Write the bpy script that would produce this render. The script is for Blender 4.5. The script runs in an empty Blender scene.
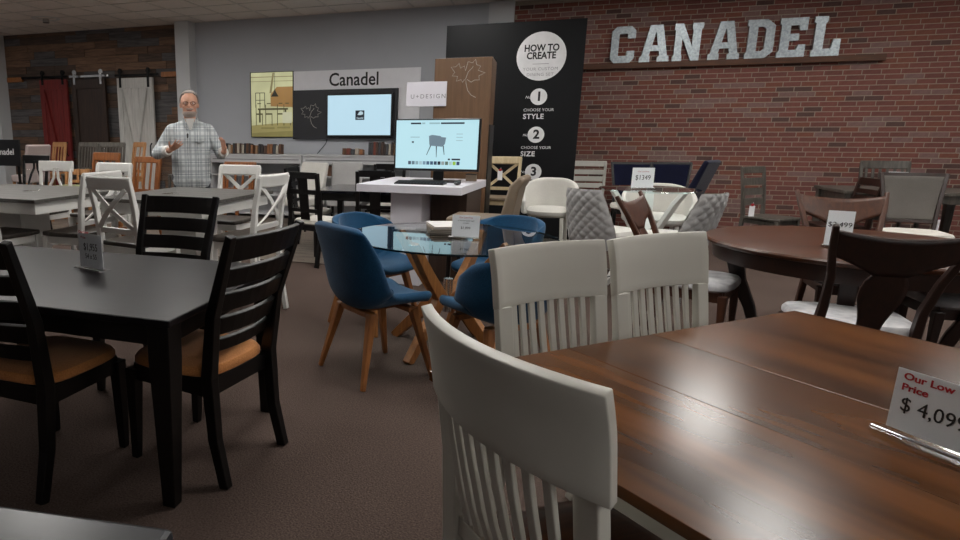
import bpy, bmesh, math, random
from mathutils import Vector, Matrix
R = math.radians
random.seed(7)
sc = bpy.context.scene
COL = sc.collection

# ------------------------------------------------------------------ camera
cam_d = bpy.data.cameras.new('camera'); cam = bpy.data.objects.new('camera', cam_d); COL.objects.link(cam)
cam_d.sensor_width = 36.0; cam_d.lens = 636.0 * 36 / 960; cam_d.shift_x = (480 - 307) / 960.0
cam_d.clip_start = 0.02
cam.location = (0, 0, 1.40); cam.rotation_euler = (R(90 - 12.04), 0, R(20.17))
sc.camera = cam
# ------------------------------------------------------------------ world, exposure
wd = bpy.data.worlds.new('world'); sc.world = wd; wd.use_nodes = True
wd.node_tree.nodes['Background'].inputs[0].default_value = (0.5, 0.55, 0.6, 1)
wd.node_tree.nodes['Background'].inputs[1].default_value = 0.02
vs = sc.view_settings
vs.view_transform = 'Standard'; vs.look = 'None'; vs.gamma = 1.0; vs.use_curve_mapping = False
vs.exposure = 0.0
LIGHT = 20.0          # radiance of the ceiling light panels
# ------------------------------------------------------------------ materials
MATS = {}
def s2l(c):
    return tuple(((x / 255) / 12.92 if x / 255 <= 0.04045 else ((x / 255 + 0.055) / 1.055) ** 2.4) for x in c)
def base(name):
    m = bpy.data.materials.new(name); m.use_nodes = True
    nt = m.node_tree; b = nt.nodes['Principled BSDF']
    return m, nt, b
def plain(name, rgb, rough=0.5, metal=0.0, var=0.08, scale=8.0, bump=0.0, spec=0.5, emit=None, es=0.0):
    """painted / plastic / metal surface with a light procedural mottle"""
    if name in MATS: return MATS[name]
    m, nt, b = base(name); c = s2l(rgb)
    tc = nt.nodes.new('ShaderNodeTexCoord'); n = nt.nodes.new('ShaderNodeTexNoise')
    n.inputs['Scale'].default_value = scale; n.inputs['Detail'].default_value = 4
    nt.links.new(tc.outputs['Object'], n.inputs['Vector'])
    r = nt.nodes.new('ShaderNodeValToRGB')
    r.color_ramp.elements[0].position = 0.3; r.color_ramp.elements[1].position = 0.7
    r.color_ramp.elements[0].color = (*[x * (1 - var) for x in c], 1)
    r.color_ramp.elements[1].color = (*[min(1, x * (1 + var)) for x in c], 1)
    nt.links.new(n.outputs['Fac'], r.inputs['Fac']); nt.links.new(r.outputs['Color'], b.inputs['Base Color'])
    b.inputs['Roughness'].default_value = rough; b.inputs['Metallic'].default_value = metal
    b.inputs['Specular IOR Level'].default_value = spec
    if bump:
        bp = nt.nodes.new('ShaderNodeBump'); bp.inputs['Strength'].default_value = bump; bp.inputs['Distance'].default_value = 0.002
        nt.links.new(n.outputs['Fac'], bp.inputs['Height']); nt.links.new(bp.outputs['Normal'], b.inputs['Normal'])
    if emit:
        b.inputs['Emission Color'].default_value = (*s2l(emit), 1); b.inputs['Emission Strength'].default_value = es
    MATS[name] = m; return m
def wood(name, c1, c2, axis='x', scale=3.0, rough=0.4, stretch=12.0, bump=0.05, coat=0.0, spec=0.5, dist=0.6, det=6):
    if name in MATS: return MATS[name]
    m, nt, b = base(name)
    tc = nt.nodes.new('ShaderNodeTexCoord'); mp = nt.nodes.new('ShaderNodeMapping')
    s = [stretch, stretch, stretch]; s['xyz'.index(axis)] = 1.0
    mp.inputs['Scale'].default_value = s
    oi = nt.nodes.new('ShaderNodeObjectInfo'); ad = nt.nodes.new('ShaderNodeVectorMath'); ad.operation = 'ADD'
    mu = nt.nodes.new('ShaderNodeMath'); mu.operation = 'MULTIPLY'; mu.inputs[1].default_value = 37.0
    nt.links.new(oi.outputs['Random'], mu.inputs[0])
    nt.links.new(tc.outputs['Object'], ad.inputs[0]); nt.links.new(mu.outputs[0], ad.inputs[1])
    nt.links.new(ad.outputs[0], mp.inputs['Vector'])
    n = nt.nodes.new('ShaderNodeTexNoise'); n.inputs['Scale'].default_value = scale; n.inputs['Detail'].default_value = det
    n.inputs['Roughness'].default_value = 0.55; n.inputs['Distortion'].default_value = dist
    nt.links.new(mp.outputs[0], n.inputs['Vector'])
    r = nt.nodes.new('ShaderNodeValToRGB'); r.color_ramp.elements[0].position = 0.32; r.color_ramp.elements[1].position = 0.68
    r.color_ramp.elements[0].color = (*s2l(c1), 1); r.color_ramp.elements[1].color = (*s2l(c2), 1)
    nt.links.new(n.outputs['Fac'], r.inputs['Fac']); nt.links.new(r.outputs['Color'], b.inputs['Base Color'])
    b.inputs['Roughness'].default_value = rough; b.inputs['Specular IOR Level'].default_value = spec
    b.inputs['Coat Weight'].default_value = coat; b.inputs['Coat Roughness'].default_value = 0.25
    if bump:
        bp = nt.nodes.new('ShaderNodeBump'); bp.inputs['Strength'].default_value = bump; bp.inputs['Distance'].default_value = 0.002
        nt.links.new(n.outputs['Fac'], bp.inputs['Height']); nt.links.new(bp.outputs['Normal'], b.inputs['Normal'])
    MATS[name] = m; return m
def fabric(name, c1, c2, scale=220.0, rough=0.95, big=3.0, bump=0.25, sheen=0.15):
    if name in MATS: return MATS[name]
    m, nt, b = base(name)
    tc = nt.nodes.new('ShaderNodeTexCoord')
    n = nt.nodes.new('ShaderNodeTexNoise'); n.inputs['Scale'].default_value = scale; n.inputs['Detail'].default_value = 2
    n2 = nt.nodes.new('ShaderNodeTexNoise'); n2.inputs['Scale'].default_value = big; n2.inputs['Detail'].default_value = 3
    for q in (n, n2): nt.links.new(tc.outputs['Object'], q.inputs['Vector'])
    ad = nt.nodes.new('ShaderNodeMath'); ad.operation = 'ADD'
    h = nt.nodes.new('ShaderNodeMath'); h.operation = 'MULTIPLY'; h.inputs[1].default_value = 0.5
    nt.links.new(n.outputs['Fac'], ad.inputs[0]); nt.links.new(n2.outputs['Fac'], ad.inputs[1]); nt.links.new(ad.outputs[0], h.inputs[0])
    r = nt.nodes.new('ShaderNodeValToRGB'); r.color_ramp.elements[0].position = 0.35; r.color_ramp.elements[1].position = 0.65
    r.color_ramp.elements[0].color = (*s2l(c1), 1); r.color_ramp.elements[1].color = (*s2l(c2), 1)
    nt.links.new(h.outputs[0], r.inputs['Fac']); nt.links.new(r.outputs['Color'], b.inputs['Base Color'])
    b.inputs['Roughness'].default_value = rough; b.inputs['Specular IOR Level'].default_value = 0.15
    b.inputs['Sheen Weight'].default_value = sheen
    bp = nt.nodes.new('ShaderNodeBump'); bp.inputs['Strength'].default_value = bump; bp.inputs['Distance'].default_value = 0.003
    nt.links.new(n.outputs['Fac'], bp.inputs['Height']); nt.links.new(bp.outputs['Normal'], b.inputs['Normal'])
    MATS[name] = m; return m
def thin_glass(name, tint, rough=0.0, refl=1.0):
    if name in MATS: return MATS[name]
    m, nt, b = base(name); nt.nodes.remove(b); out = nt.nodes['Material Output']
    t = nt.nodes.new('ShaderNodeBsdfTransparent'); t.inputs[0].default_value = (*tint, 1)
    g = nt.nodes.new('ShaderNodeBsdfGlossy'); g.inputs['Roughness'].default_value = rough
    fr = nt.nodes.new('ShaderNodeFresnel'); fr.inputs['IOR'].default_value = 1.5
    tc = nt.nodes.new('ShaderNodeTexCoord'); no = nt.nodes.new('ShaderNodeTexNoise'); no.inputs['Scale'].default_value = 2
    nt.links.new(tc.outputs['Object'], no.inputs['Vector'])
    mr = nt.nodes.new('ShaderNodeMapRange'); mr.inputs['To Min'].default_value = 0.97 * refl; mr.inputs['To Max'].default_value = 1.0 * refl
    nt.links.new(no.outputs['Fac'], mr.inputs['Value'])
    mu = nt.nodes.new('ShaderNodeMath'); mu.operation = 'MULTIPLY'; mu.use_clamp = True
    nt.links.new(fr.outputs[0], mu.inputs[0]); nt.links.new(mr.outputs[0], mu.inputs[1])
    ge = nt.nodes.new('ShaderNodeNewGeometry'); fb = nt.nodes.new('ShaderNodeMath'); fb.operation = 'SUBTRACT'; fb.inputs[0].default_value = 1.0
    nt.links.new(ge.outputs['Backfacing'], fb.inputs[1])   # only the outer faces of the slab mirror
    m2 = nt.nodes.new('ShaderNodeMath'); m2.operation = 'MULTIPLY'; nt.links.new(mu.outputs[0], m2.inputs[0]); nt.links.new(fb.outputs[0], m2.inputs[1])
    mx = nt.nodes.new('ShaderNodeMixShader')
    nt.links.new(m2.outputs[0], mx.inputs[0]); nt.links.new(t.outputs[0], mx.inputs[1]); nt.links.new(g.outputs[0], mx.inputs[2])
    nt.links.new(mx.outputs[0], out.inputs['Surface'])
    MATS[name] = m; return m
def emitter(name, rgb, strength, var=0.0):
    if name in MATS: return MATS[name]
    m, nt, b = base(name)
    tc = nt.nodes.new('ShaderNodeTexCoord'); n = nt.nodes.new('ShaderNodeTexNoise'); n.inputs['Scale'].default_value = 3
    nt.links.new(tc.outputs['Object'], n.inputs['Vector'])
    r = nt.nodes.new('ShaderNodeValToRGB'); c = s2l(rgb)
    r.color_ramp.elements[0].color = (*[x * (1 - var) for x in c], 1); r.color_ramp.elements[1].color = (*[min(1, x * (1 + var)) for x in c], 1)
    nt.links.new(n.outputs['Fac'], r.inputs['Fac'])
    b.inputs['Base Color'].default_value = (0.02, 0.02, 0.02, 1); b.inputs['Roughness'].default_value = 0.3
    nt.links.new(r.outputs['Color'], b.inputs['Emission Color']); b.inputs['Emission Strength'].default_value = strength
    MATS[name] = m; return m
# ------------------------------------------------------------------ mesh helpers
def _frame(t, side):
    t = t.normalized(); s = (side - t * side.dot(t))
    if s.length < 1e-6: s = t.orthogonal()
    s.normalize(); return s, t.cross(s).normalized()
class MB:
    def __init__(s): s.v = []; s.f = []
    def add(s, vs, fs):
        o = len(s.v); s.v += [tuple(v) for v in vs]; s.f += [tuple(i + o for i in f) for f in fs]; return s
    def box(s, c, sz, rz=0.0, rx=0.0, ry=0.0):
        M = Matrix.Rotation(rz, 3, 'Z') @ Matrix.Rotation(ry, 3, 'Y') @ Matrix.Rotation(rx, 3, 'X'); c = Vector(c)
        vs = [c + M @ Vector((x * sz[0] / 2, y * sz[1] / 2, z * sz[2] / 2)) for z in (-1, 1) for y in (-1, 1) for x in (-1, 1)]
        return s.add(vs, [(0, 2, 3, 1), (4, 5, 7, 6), (0, 1, 5, 4), (2, 6, 7, 3), (0, 4, 6, 2), (1, 3, 7, 5)])
    def sweep(s, pts, w, d, side=(1, 0, 0)):
        pts = [Vector(p) for p in pts]; side = Vector(side); n = len(pts)
        W = w if isinstance(w, (list, tuple)) else [w] * n; D = d if isinstance(d, (list, tuple)) else [d] * n
        vs = []
        for i, p in enumerate(pts):
            t = pts[min(i + 1, n - 1)] - pts[max(i - 1, 0)]; a, b = _frame(t, side)
            for q, r_ in ((-1, -1), (1, -1), (1, 1), (-1, 1)): vs.append(p + a * (q * W[i] / 2) + b * (r_ * D[i] / 2))
        fs = [(3, 2, 1, 0), tuple(range(4 * n - 4, 4 * n))]
        for i in range(n - 1):
            for k in range(4):
                fs.append((4 * i + k, 4 * i + (k + 1) % 4, 4 * i + 4 + (k + 1) % 4, 4 * i + 4 + k))
        return s.add(vs, fs)
    def tube(s, pts, r, n=10, closed=False):
        pts = [Vector(p) for p in pts]; m = len(pts); rr = r if isinstance(r, (list, tuple)) else [r] * m
        vs = []; side = Vector((0.3, 0.5, 0.81)); fs = []
        prev = None
        for i, p in enumerate(pts):
            if closed: t = pts[(i + 1) % m] - pts[i - 1]
            else: t = pts[min(i + 1, m - 1)] - pts[max(i - 1, 0)]
            a, b = _frame(t, prev if prev is not None else side); prev = a
            for k in range(n):
                an = 2 * math.pi * k / n; vs.append(p + a * (rr[i] * math.cos(an)) + b * (rr[i] * math.sin(an)))
        for i in range(m if closed else m - 1):
            j = (i + 1) % m
            for k in range(n): fs.append((n * i + k, n * i + (k + 1) % n, n * j + (k + 1) % n, n * j + k))
        if not closed: fs += [tuple(range(n - 1, -1, -1)), tuple(range(n * (m - 1), n * m))]
        return s.add(vs, fs)
    def lathe(s, prof, n=32, c=(0, 0, 0)):
        c = Vector(c); m = len(prof); vs = []; fs = []
        for r, z in prof:
            for k in range(n):
                a = 2 * math.pi * k / n; vs.append(c + Vector((r * math.cos(a), r * math.sin(a), z)))
        for i in range(m - 1):
            for k in range(n): fs.append((n * i + k, n * i + (k + 1) % n, n * i + n + (k + 1) % n, n * i + n + k))
        fs += [tuple(range(n - 1, -1, -1)), tuple(range(n * (m - 1), n * m))]
        return s.add(vs, fs)
    def ring(s, prof, n=32):
        """closed profile turned around z, no caps"""
        m = len(prof); vs = []; fs = []
        for r, z in prof:
            for k in range(n):
                a = 2 * math.pi * k / n; vs.append((r * math.cos(a), r * math.sin(a), z))
        for i in range(m):
            j = (i + 1) % m
            for k in range(n): fs.append((n * i + k, n * i + (k + 1) % n, n * j + (k + 1) % n, n * j + k))
        return s.add(vs, fs)
    def ball(s, c, r, M=None, nu=16, nv=10):
        c = Vector(c); r = r if isinstance(r, (list, tuple)) else (r, r, r); vs = []; fs = []
        for j in range(1, nv):
            ph = math.pi * j / nv
            for i in range(nu):
                a = 2 * math.pi * i / nu
                p = Vector((r[0] * math.sin(ph) * math.cos(a), r[1] * math.sin(ph) * math.sin(a), -r[2] * math.cos(ph)))
                vs.append(c + (M @ p if M else p))
        b0 = len(vs); vs.append(c + (M @ Vector((0, 0, -r[2])) if M else Vector((0, 0, -r[2]))))
        vs.append(c + (M @ Vector((0, 0, r[2])) if M else Vector((0, 0, r[2]))))
        for j in range(nv - 2):
            for i in range(nu): fs.append((j * nu + i, j * nu + (i + 1) % nu, j * nu + nu + (i + 1) % nu, j * nu + nu + i))
        for i in range(nu):
            fs.append((b0, (i + 1) % nu, i)); fs.append((b0 + 1, (nv - 2) * nu + i, (nv - 2) * nu + (i + 1) % nu))
        return s.add(vs, fs)
    def capsule(s, p0, r0, p1, r1, n=12):
        p0 = Vector(p0); p1 = Vector(p1); d = (p1 - p0).normalized(); pts = []; rs = []
        for a in (80, 55, 30, 0): pts.append(p0 - d * (r0 * math.sin(R(a)))); rs.append(r0 * math.cos(R(a)))
        for a in (0, 30, 55, 80): pts.append(p1 + d * (r1 * math.sin(R(a)))); rs.append(r1 * math.cos(R(a)))
        return s.tube(pts, rs, n)
    def prism(s, poly, a0, a1, plane='xz', off=(0, 0, 0)):
        """extrude polygon; plane 'xz' extrudes along y, 'xy' along z, 'yz' along x"""
        n = len(poly); off = Vector(off)
        def P(u, v, a): return off + {'xz': Vector((u, a, v)), 'xy': Vector((u, v, a)), 'yz': Vector((a, u, v))}[plane]
        vs = [P(u, v, a0) for u, v in poly] + [P(u, v, a1) for u, v in poly]
        fs = [tuple(range(n)), tuple(range(2 * n - 1, n - 1, -1))] + [(i, n + i, n + (i + 1) % n, (i + 1) % n) for i in range(n)]
        return s.add(vs, fs)
    def grid(s, fn, nu, nv):
        vs = [fn(i / nu, j / nv) for j in range(nv + 1) for i in range(nu + 1)]
        fs = [(j * (nu + 1) + i, j * (nu + 1) + i + 1, (j + 1) * (nu + 1) + i + 1, (j + 1) * (nu + 1) + i) for j in range(nv) for i in range(nu)]
        return s.add(vs, fs)
    def mesh(s, name):
        me = bpy.data.meshes.new(name); me.from_pydata(s.v, [], s.f)
        bm = bmesh.new(); bm.from_mesh(me); bmesh.ops.recalc_face_normals(bm, faces=bm.faces); bm.to_mesh(me); bm.free()
        return me
    def build(s, name, mat, parent=None, smooth=False, bevel=0.0, solid=0.0, sub=0, ang=40, seg=2):
        me = s.mesh(name); o = bpy.data.objects.new(name, me); COL.objects.link(o); me.materials.append(mat)
        if parent: o.parent = parent
        if solid:
            md = o.modifiers.new('solid', 'SOLIDIFY'); md.thickness = solid; md.offset = 0
        if bevel:
            md = o.modifiers.new('bevel', 'BEVEL'); md.width = bevel; md.segments = seg; md.limit_method = 'ANGLE'; md.angle_limit = R(30)
        if sub:
            md = o.modifiers.new('sub', 'SUBSURF'); md.levels = sub; md.render_levels = sub
        if smooth:
            me.shade_smooth()
            if not sub: me.set_sharp_from_angle(angle=R(ang))
        return o
def text_mesh(txt, size, bold=0.0, ext=0.0006, align='CENTER', shear=0.0, sx=1.0, space=1.0):
    cu = bpy.data.curves.new('lettering', 'FONT'); cu.body = txt; cu.size = size; cu.align_x = align; cu.align_y = 'CENTER'
    cu.extrude = ext; cu.offset = bold; cu.shear = shear; cu.resolution_u = 3; cu.space_character = space
    o = bpy.data.objects.new('lettering', cu); COL.objects.link(o)
    bpy.context.view_layer.update()
    me = bpy.data.meshes.new_from_object(o.evaluated_get(bpy.context.evaluated_depsgraph_get()))
    bpy.data.objects.remove(o); bpy.data.curves.remove(cu)
    if sx != 1.0:
        for v in me.vertices: v.co.x *= sx
    return me
def lettering(txt, size, mat, parent, loc, rot=(R(90), 0, 0), name='lettering', **k):
    me = text_mesh(txt, size, **k); me.materials.clear(); me.materials.append(mat); me.name = name
    o = bpy.data.objects.new(name, me); COL.objects.link(o); o.parent = parent; o.location = loc; o.rotation_euler = rot
    return o
def tag(o, label, cat, group=None):
    o['label'] = label; o['category'] = cat
    if group: o['group'] = group
    return o
def thing(name, label, cat, loc=(0, 0, 0), rz=0.0, group=None):
    o = bpy.data.objects.new(name, None); COL.objects.link(o); o.empty_display_size = 0.1
    o.location = loc; o.rotation_euler = (0, 0, R(rz)); return tag(o, label, cat, group)
def structure(o): o['kind'] = 'structure'; return o
KIDS = {}
def copy_thing(root, label, loc, rz, group=None):
    """copy a thing with its parts and sub-parts"""
    ch = [o for o in COL.objects if o.parent is root]
    sub = {c: [o for o in COL.objects if o.parent is c] for c in ch}
    r = root.copy(); COL.objects.link(r); r.location = loc; r.rotation_euler = (0, 0, R(rz)); r['label'] = label
    if group: r['group'] = group
    for c in ch:
        k = c.copy(); COL.objects.link(k); k.parent = r
        for g in sub[c]:
            h = g.copy(); COL.objects.link(h); h.parent = k
    return r
def arc(x0, x1, y, dip, z, n=9):
    """points along x that bow in y by dip at the middle"""
    return [(x0 + (x1 - x0) * i / (n - 1), y + dip * (1 - (2 * i / (n - 1) - 1) ** 2), z) for i in range(n)]
def cushion(w, d, h, z, taper=0.0, cy=0.0, n=10):
    """upholstered pad: rounded outline, domed top"""
    mb = MB(); e = 4.0
    prof = [(0.90, 0.0), (1.0, 0.25), (1.0, 0.55), (0.95, 0.82), (0.80, 0.95), (0.5, 1.0), (0.02, 1.02)]
    N = 32; vs = []; fs = []
    for k, hh in prof:
        for i in range(N):
            a = 2 * math.pi * i / N; c, s_ = math.cos(a), math.sin(a)
            x = math.copysign(abs(c) ** (2 / e), c) * w / 2; y = math.copysign(abs(s_) ** (2 / e), s_) * d / 2
            x *= 1 + taper * (y / (d / 2))
            vs.append((x * k, cy + y * k, z + h * hh))
    for j in range(len(prof) - 1):
        for i in range(N): fs.append((j * N + i, j * N + (i + 1) % N, j * N + N + (i + 1) % N, j * N + N + i))
    fs += [tuple(range(N - 1, -1, -1)), tuple(range(N * (len(prof) - 1), N * len(prof)))]
    mb.add(vs, fs); return mb
# ------------------------------------------------------------------ material palette
M_white = plain('white paint', (214, 213, 209), 0.45, var=0.03)
M_offwhite = plain('warm white lacquer', (200, 198, 188), 0.4, var=0.02, scale=3)
M_black = wood('black stained wood', (6, 5, 5), (11, 9, 9), 'x', 4, 0.35, spec=0.4)
M_blacktop = wood('black stained tabletop', (16, 14, 16), (25, 22, 24), 'x', 3, 0.32, 8, 0.0, spec=0.15)
M_tan = fabric('tan seat fabric', (150, 96, 52), (196, 134, 80))
M_blue = fabric('blue woven fabric', (13, 48, 76), (30, 76, 110), 200)
M_oak = wood('honey oak', (128, 78, 38), (168, 108, 58), 'z', 3, 0.45)
M_bigtop = wood('walnut stained tabletop', (52, 29, 12), (104, 62, 27), 'y', 1.5, 0.20, 6, 0.0, spec=0.2, dist=0.0, det=2)
M_dark = wood('dark cherry wood', (26, 13, 9), (44, 22, 14), 'z', 3, 0.35)
M_round = wood('cherry round tabletop', (56, 30, 17), (80, 45, 26), 'x', 2.5, 0.28, 8, 0.0, spec=0.25)
M_graytop = wood('grey brown plank top', (60, 58, 55), (84, 81, 77), 'x', 3, 0.4, 10)
M_grayseat = wood('dark grey brown seat', (48, 43, 39), (70, 63, 57), 'x', 3, 0.4, 10)
M_pattern = fabric('marbled white seat fabric', (150, 150, 155), (215, 214, 214), 14, big=6)
M_creamfab = fabric('cream seat fabric', (190, 186, 178), (212, 208, 200))
M_whitefab = fabric('white woven fabric', (186, 184, 178), (208, 206, 200))
M_grayquilt = fabric('light grey quilted fabric', (150, 149, 148), (172, 171, 170))
M_taupe = plain('tan leather', (120, 105, 88), 0.5, var=0.06, scale=30, bump=0.1)
M_navy = fabric('navy fabric', (10, 13, 32), (18, 22, 48))
M_chrome = plain('brushed steel', (190, 190, 190), 0.25, 1.0)
M_blackmetal = plain('black metal', (14, 14, 15), 0.4, 0.6)
M_blackplastic = plain('black plastic', (14, 14, 16), 0.35)
M_card = plain('white card', (240, 240, 243), 0.6, var=0.01)
M_ink = plain('black ink', (20, 20, 22), 0.7)
M_redink = plain('red ink', (170, 25, 40), 0.7)
M_acrylic = thin_glass('clear acrylic', (0.96, 0.97, 0.97), 0.02)
M_glass = thin_glass('table glass', (0.90, 0.96, 0.96), 0.0, 1.4)
M_galv = plain('galvanised sheet', (158, 166, 170), 0.42, 0.85, var=0.25, scale=36)
M_graywood = wood('weathered grey wood', (62, 58, 53), (92, 87, 80), 'z', 3, 0.45)
M_graypaint = plain('grey paint', (176, 174, 166), 0.45, var=0.04)
# ================================================================== STRUCTURE
YW = 10.4; ZC = 3.31
M_wallgrey = plain('grey wall paint', (172, 175, 181), 0.8, var=0.02, scale=2)
M_wallwhite = plain('white wall paint', (196, 198, 200), 0.7, var=0.02, scale=2)
def carpet_mat():
    m, nt, b = base('brown loop carpet')
    tc = nt.nodes.new('ShaderNodeTexCoord')
    n = nt.nodes.new('ShaderNodeTexNoise'); n.inputs['Scale'].default_value = 130; n.inputs['Detail'].default_value = 3
    n2 = nt.nodes.new('ShaderNodeTexNoise'); n2.inputs['Scale'].default_value = 1.3; n2.inputs['Detail'].default_value = 4
    for q in (n, n2): nt.links.new(tc.outputs['Object'], q.inputs['Vector'])
    r = nt.nodes.new('ShaderNodeValToRGB'); r.color_ramp.elements[0].position = 0.3; r.color_ramp.elements[1].position = 0.72
    r.color_ramp.elements[0].color = (*s2l((70, 58, 53)), 1); r.color_ramp.elements[1].color = (*s2l((106, 91, 84)), 1)
    mx = nt.nodes.new('ShaderNodeMixRGB'); mx.blend_type = 'MULTIPLY'; mx.inputs[0].default_value = 0.35
    nt.links.new(n.outputs['Fac'], r.inputs['Fac']); nt.links.new(r.outputs[0], mx.inputs[1]); nt.links.new(n2.outputs['Fac'], mx.inputs[2])
    nt.links.new(mx.outputs[0], b.inputs['Base Color']); b.inputs['Roughness'].default_value = 1.0; b.inputs['Specular IOR Level'].default_value = 0.05
    bp = nt.nodes.new('ShaderNodeBump'); bp.inputs['Strength'].default_value = 0.5; bp.inputs['Distance'].default_value = 0.004
    nt.links.new(n.outputs['Fac'], bp.inputs['Height']); nt.links.new(bp.outputs[0], b.inputs['Normal'])
    return m
XL, XR, YF = -11.2, 6.6, -4.0
structure(MB().box(((XL + XR) / 2, (YW + YF) / 2, -0.06), (XR - XL, YW - YF, 0.12)).build('floor', carpet_mat()))
# grey wood plank area along the back of the showroom, laid in courses
pf = structure(MB().box((-5.2, 8.45, 0.001), (11.6, 3.9, 0.004)).build('floor_planks', plain('plank joint', (40, 36, 33), 0.9)))
M_plank = wood('grey brown vinyl plank', (84, 74, 66), (124, 112, 102), 'x', 2.5, 0.55, 10)
pm = {}
for j in range(24):
    y = 6.5 + 0.16 * (j + 0.5); x = -10.9 + random.uniform(-1.2, 0)
    L = 1.2 if j < 10 else 2.4
    while x < 0.6:
        a, bb = max(x, -11.0), min(x + L, 0.6)
        key = round(bb - a, 2)
        if bb - a > 0.05:
            if key not in pm: pm[key] = MB().box((0, 0, 0), (bb - a - 0.004, 0.156, 0.006)).build('floor_plank', M_plank, pf); o = pm[key]
            else: o = pm[key].copy(); COL.objects.link(o)
            o.location = ((a + bb) / 2, y, 0.005)
        x += L
# back wall (grey), side walls, front wall
structure(MB().box((-3.40, YW + 0.1, ZC / 2), (5.68, 0.2, ZC)).build('wall_back', M_wallgrey))
structure(MB().box((XL - 0.1, (YW + YF) / 2, ZC / 2), (0.2, YW - YF, ZC)).build('wall_left', M_wallgrey))
structure(MB().box((XR + 0.1, (YW + YF) / 2, ZC / 2), (0.2, YW - YF, ZC)).build('wall_right', M_wallgrey))
structure(MB().box(((XL + XR) / 2, YF - 0.1, ZC / 2), (XR - XL, 0.2, ZC)).build('wall_front', M_wallgrey))
# white pillars that divide the back wall
structure(MB().box((-6.05, YW - 0.12, ZC / 2), (0.27, 0.24, ZC)).build('trim_1', M_wallwhite))
structure(MB().box((-0.74, YW - 0.03, ZC / 2), (0.36, 0.12, ZC)).build('trim_2', M_wallwhite))
structure(MB().box((-10.63, YW - 0.14, ZC / 2), (0.8, 0.28, ZC)).build('trim_3', M_wallwhite))
structure(MB().box((-3.40, YW - 0.012, 0.06), (4.9, 0.024, 0.12)).build('baseboard_back', M_wallwhite, bevel=0.004))
# brick wall: mortar bed plus bricks; the nearest bricks in view are single pieces
bw = structure(MB().box(((-0.56 + XR) / 2, YW + 0.0525, ZC / 2), (XR + 0.56, 0.1, ZC)).build('wall_brick', plain('brick mortar', (150, 138, 124), 0.95, var=0.1, scale=40)))
BR = [plain('brick %s' % n, c, 0.9, var=0.14, scale=30, bump=0.3) for n, c in (
    ('red', (118, 70, 62)), ('brown red', (108, 64, 58)), ('dark', (82, 58, 54)), ('pink grey', (124, 96, 92)), ('rust', (120, 72, 58)))]
BL, BH, MO = 0.200, 0.065, 0.0115
bmesh_ = [None] * 5
single = []; rest = [MB() for _ in range(5)]
def brick_kind(i, j, grey):
    if (i, j) in grey: return 3
    return random.choices((0, 1, 2, 4), (5, 3, 1.0, 2))[0]
grey = set()
for _ in range(150):
    i = random.randint(0, 36); j = random.randint(0, 50); grey.add((i, j))
    if random.random() < 0.5: grey.add((i + 1, j))
    if random.random() < 0.4: grey.add((i, j - 1))
for j in range(int(ZC / BH) + 1):
    z = (j + 0.5) * BH; off = -0.56 - (j * 0.1 % 0.2) - 0.03 * (j % 3)
    for i in range(38):
        x0 = max(off + i * BL, -0.555); x1 = min(off + (i + 1) * BL, XR) - MO
        if x1 - x0 < 0.03 or z + BH / 2 > ZC: continue
        k = brick_kind(i, j, grey); full = (x1 - x0) > BL - MO - 0.002
        if full and 3.12 < x0 < 4.88 and 1.0 < z < 3.3 and len(single) < 300:
            if bmesh_[k] is None:
                o = MB().box((0, 0, 0), (BL - MO, 0.02, BH - MO)).build('brick', BR[k], bw); bmesh_[k] = o
            else: o = bmesh_[k].copy(); COL.objects.link(o)
            o.location = ((x0 + x1) / 2, YW + 0.008 + random.uniform(-0.002, 0.002), z); single.append(o)
        else:
            rest[k].box(((x0 + x1) / 2, YW + 0.008 + random.uniform(-0.002, 0.002), z), (x1 - x0, 0.02, BH - MO))
big = MB(); mi = []
for k in range(5): big.add(rest[k].v, rest[k].f); mi += [k] * len(rest[k].f)
o = big.build('brickwork', BR[0], bw); o['kind'] = 'stuff'
for k in range(1, 5): o.data.materials.append(BR[k])
for p, k in zip(o.data.polygons, mi): p.material_index = k
# barn board wall at the left: single boards over a dark backing
wb = structure(MB().box((-8.25, YW + 0.08, ZC / 2), (4.0, 0.12, ZC)).build('wall_barn', plain('dark board gap', (18, 14, 12), 0.9)))
BD = [wood('barn board ' + n, a, b, 'x', 3, 0.8, 9, 0.3) for n, a, b in (
    ('umber', (74, 56, 45), (112, 86, 68)), ('charcoal', (66, 64, 65), (98, 96, 96)), ('brown', (90, 68, 54), (132, 102, 80)), ('espresso', (62, 52, 46), (94, 76, 66)))]
bdm = {}
j = 0; z = 0.0
while z < ZC - 0.02:
    h = min(0.135, ZC - z); x = -10.25 - random.uniform(0, 0.6)
    while x < -6.19:
        L = random.choice((0.5, 0.7, 0.9, 1.1)); a, bb = max(x, -10.25), min(x + L, -6.19)
        if bb - a > 0.03:
            k = random.randint(0, 3); key = (k, round(bb - a, 3), round(h, 3))
            if key not in bdm: bdm[key] = MB().box((0, 0, 0), (bb - a - 0.005, 0.022, h - 0.005)).build('board', BD[k], wb); o = bdm[key]
            else: o = bdm[key].copy(); COL.objects.link(o)
            o.location = ((a + bb) / 2, YW + 0.014 + random.uniform(-0.004, 0.004), z + h / 2)
        x += L
    z += 0.135; j += 1
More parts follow.
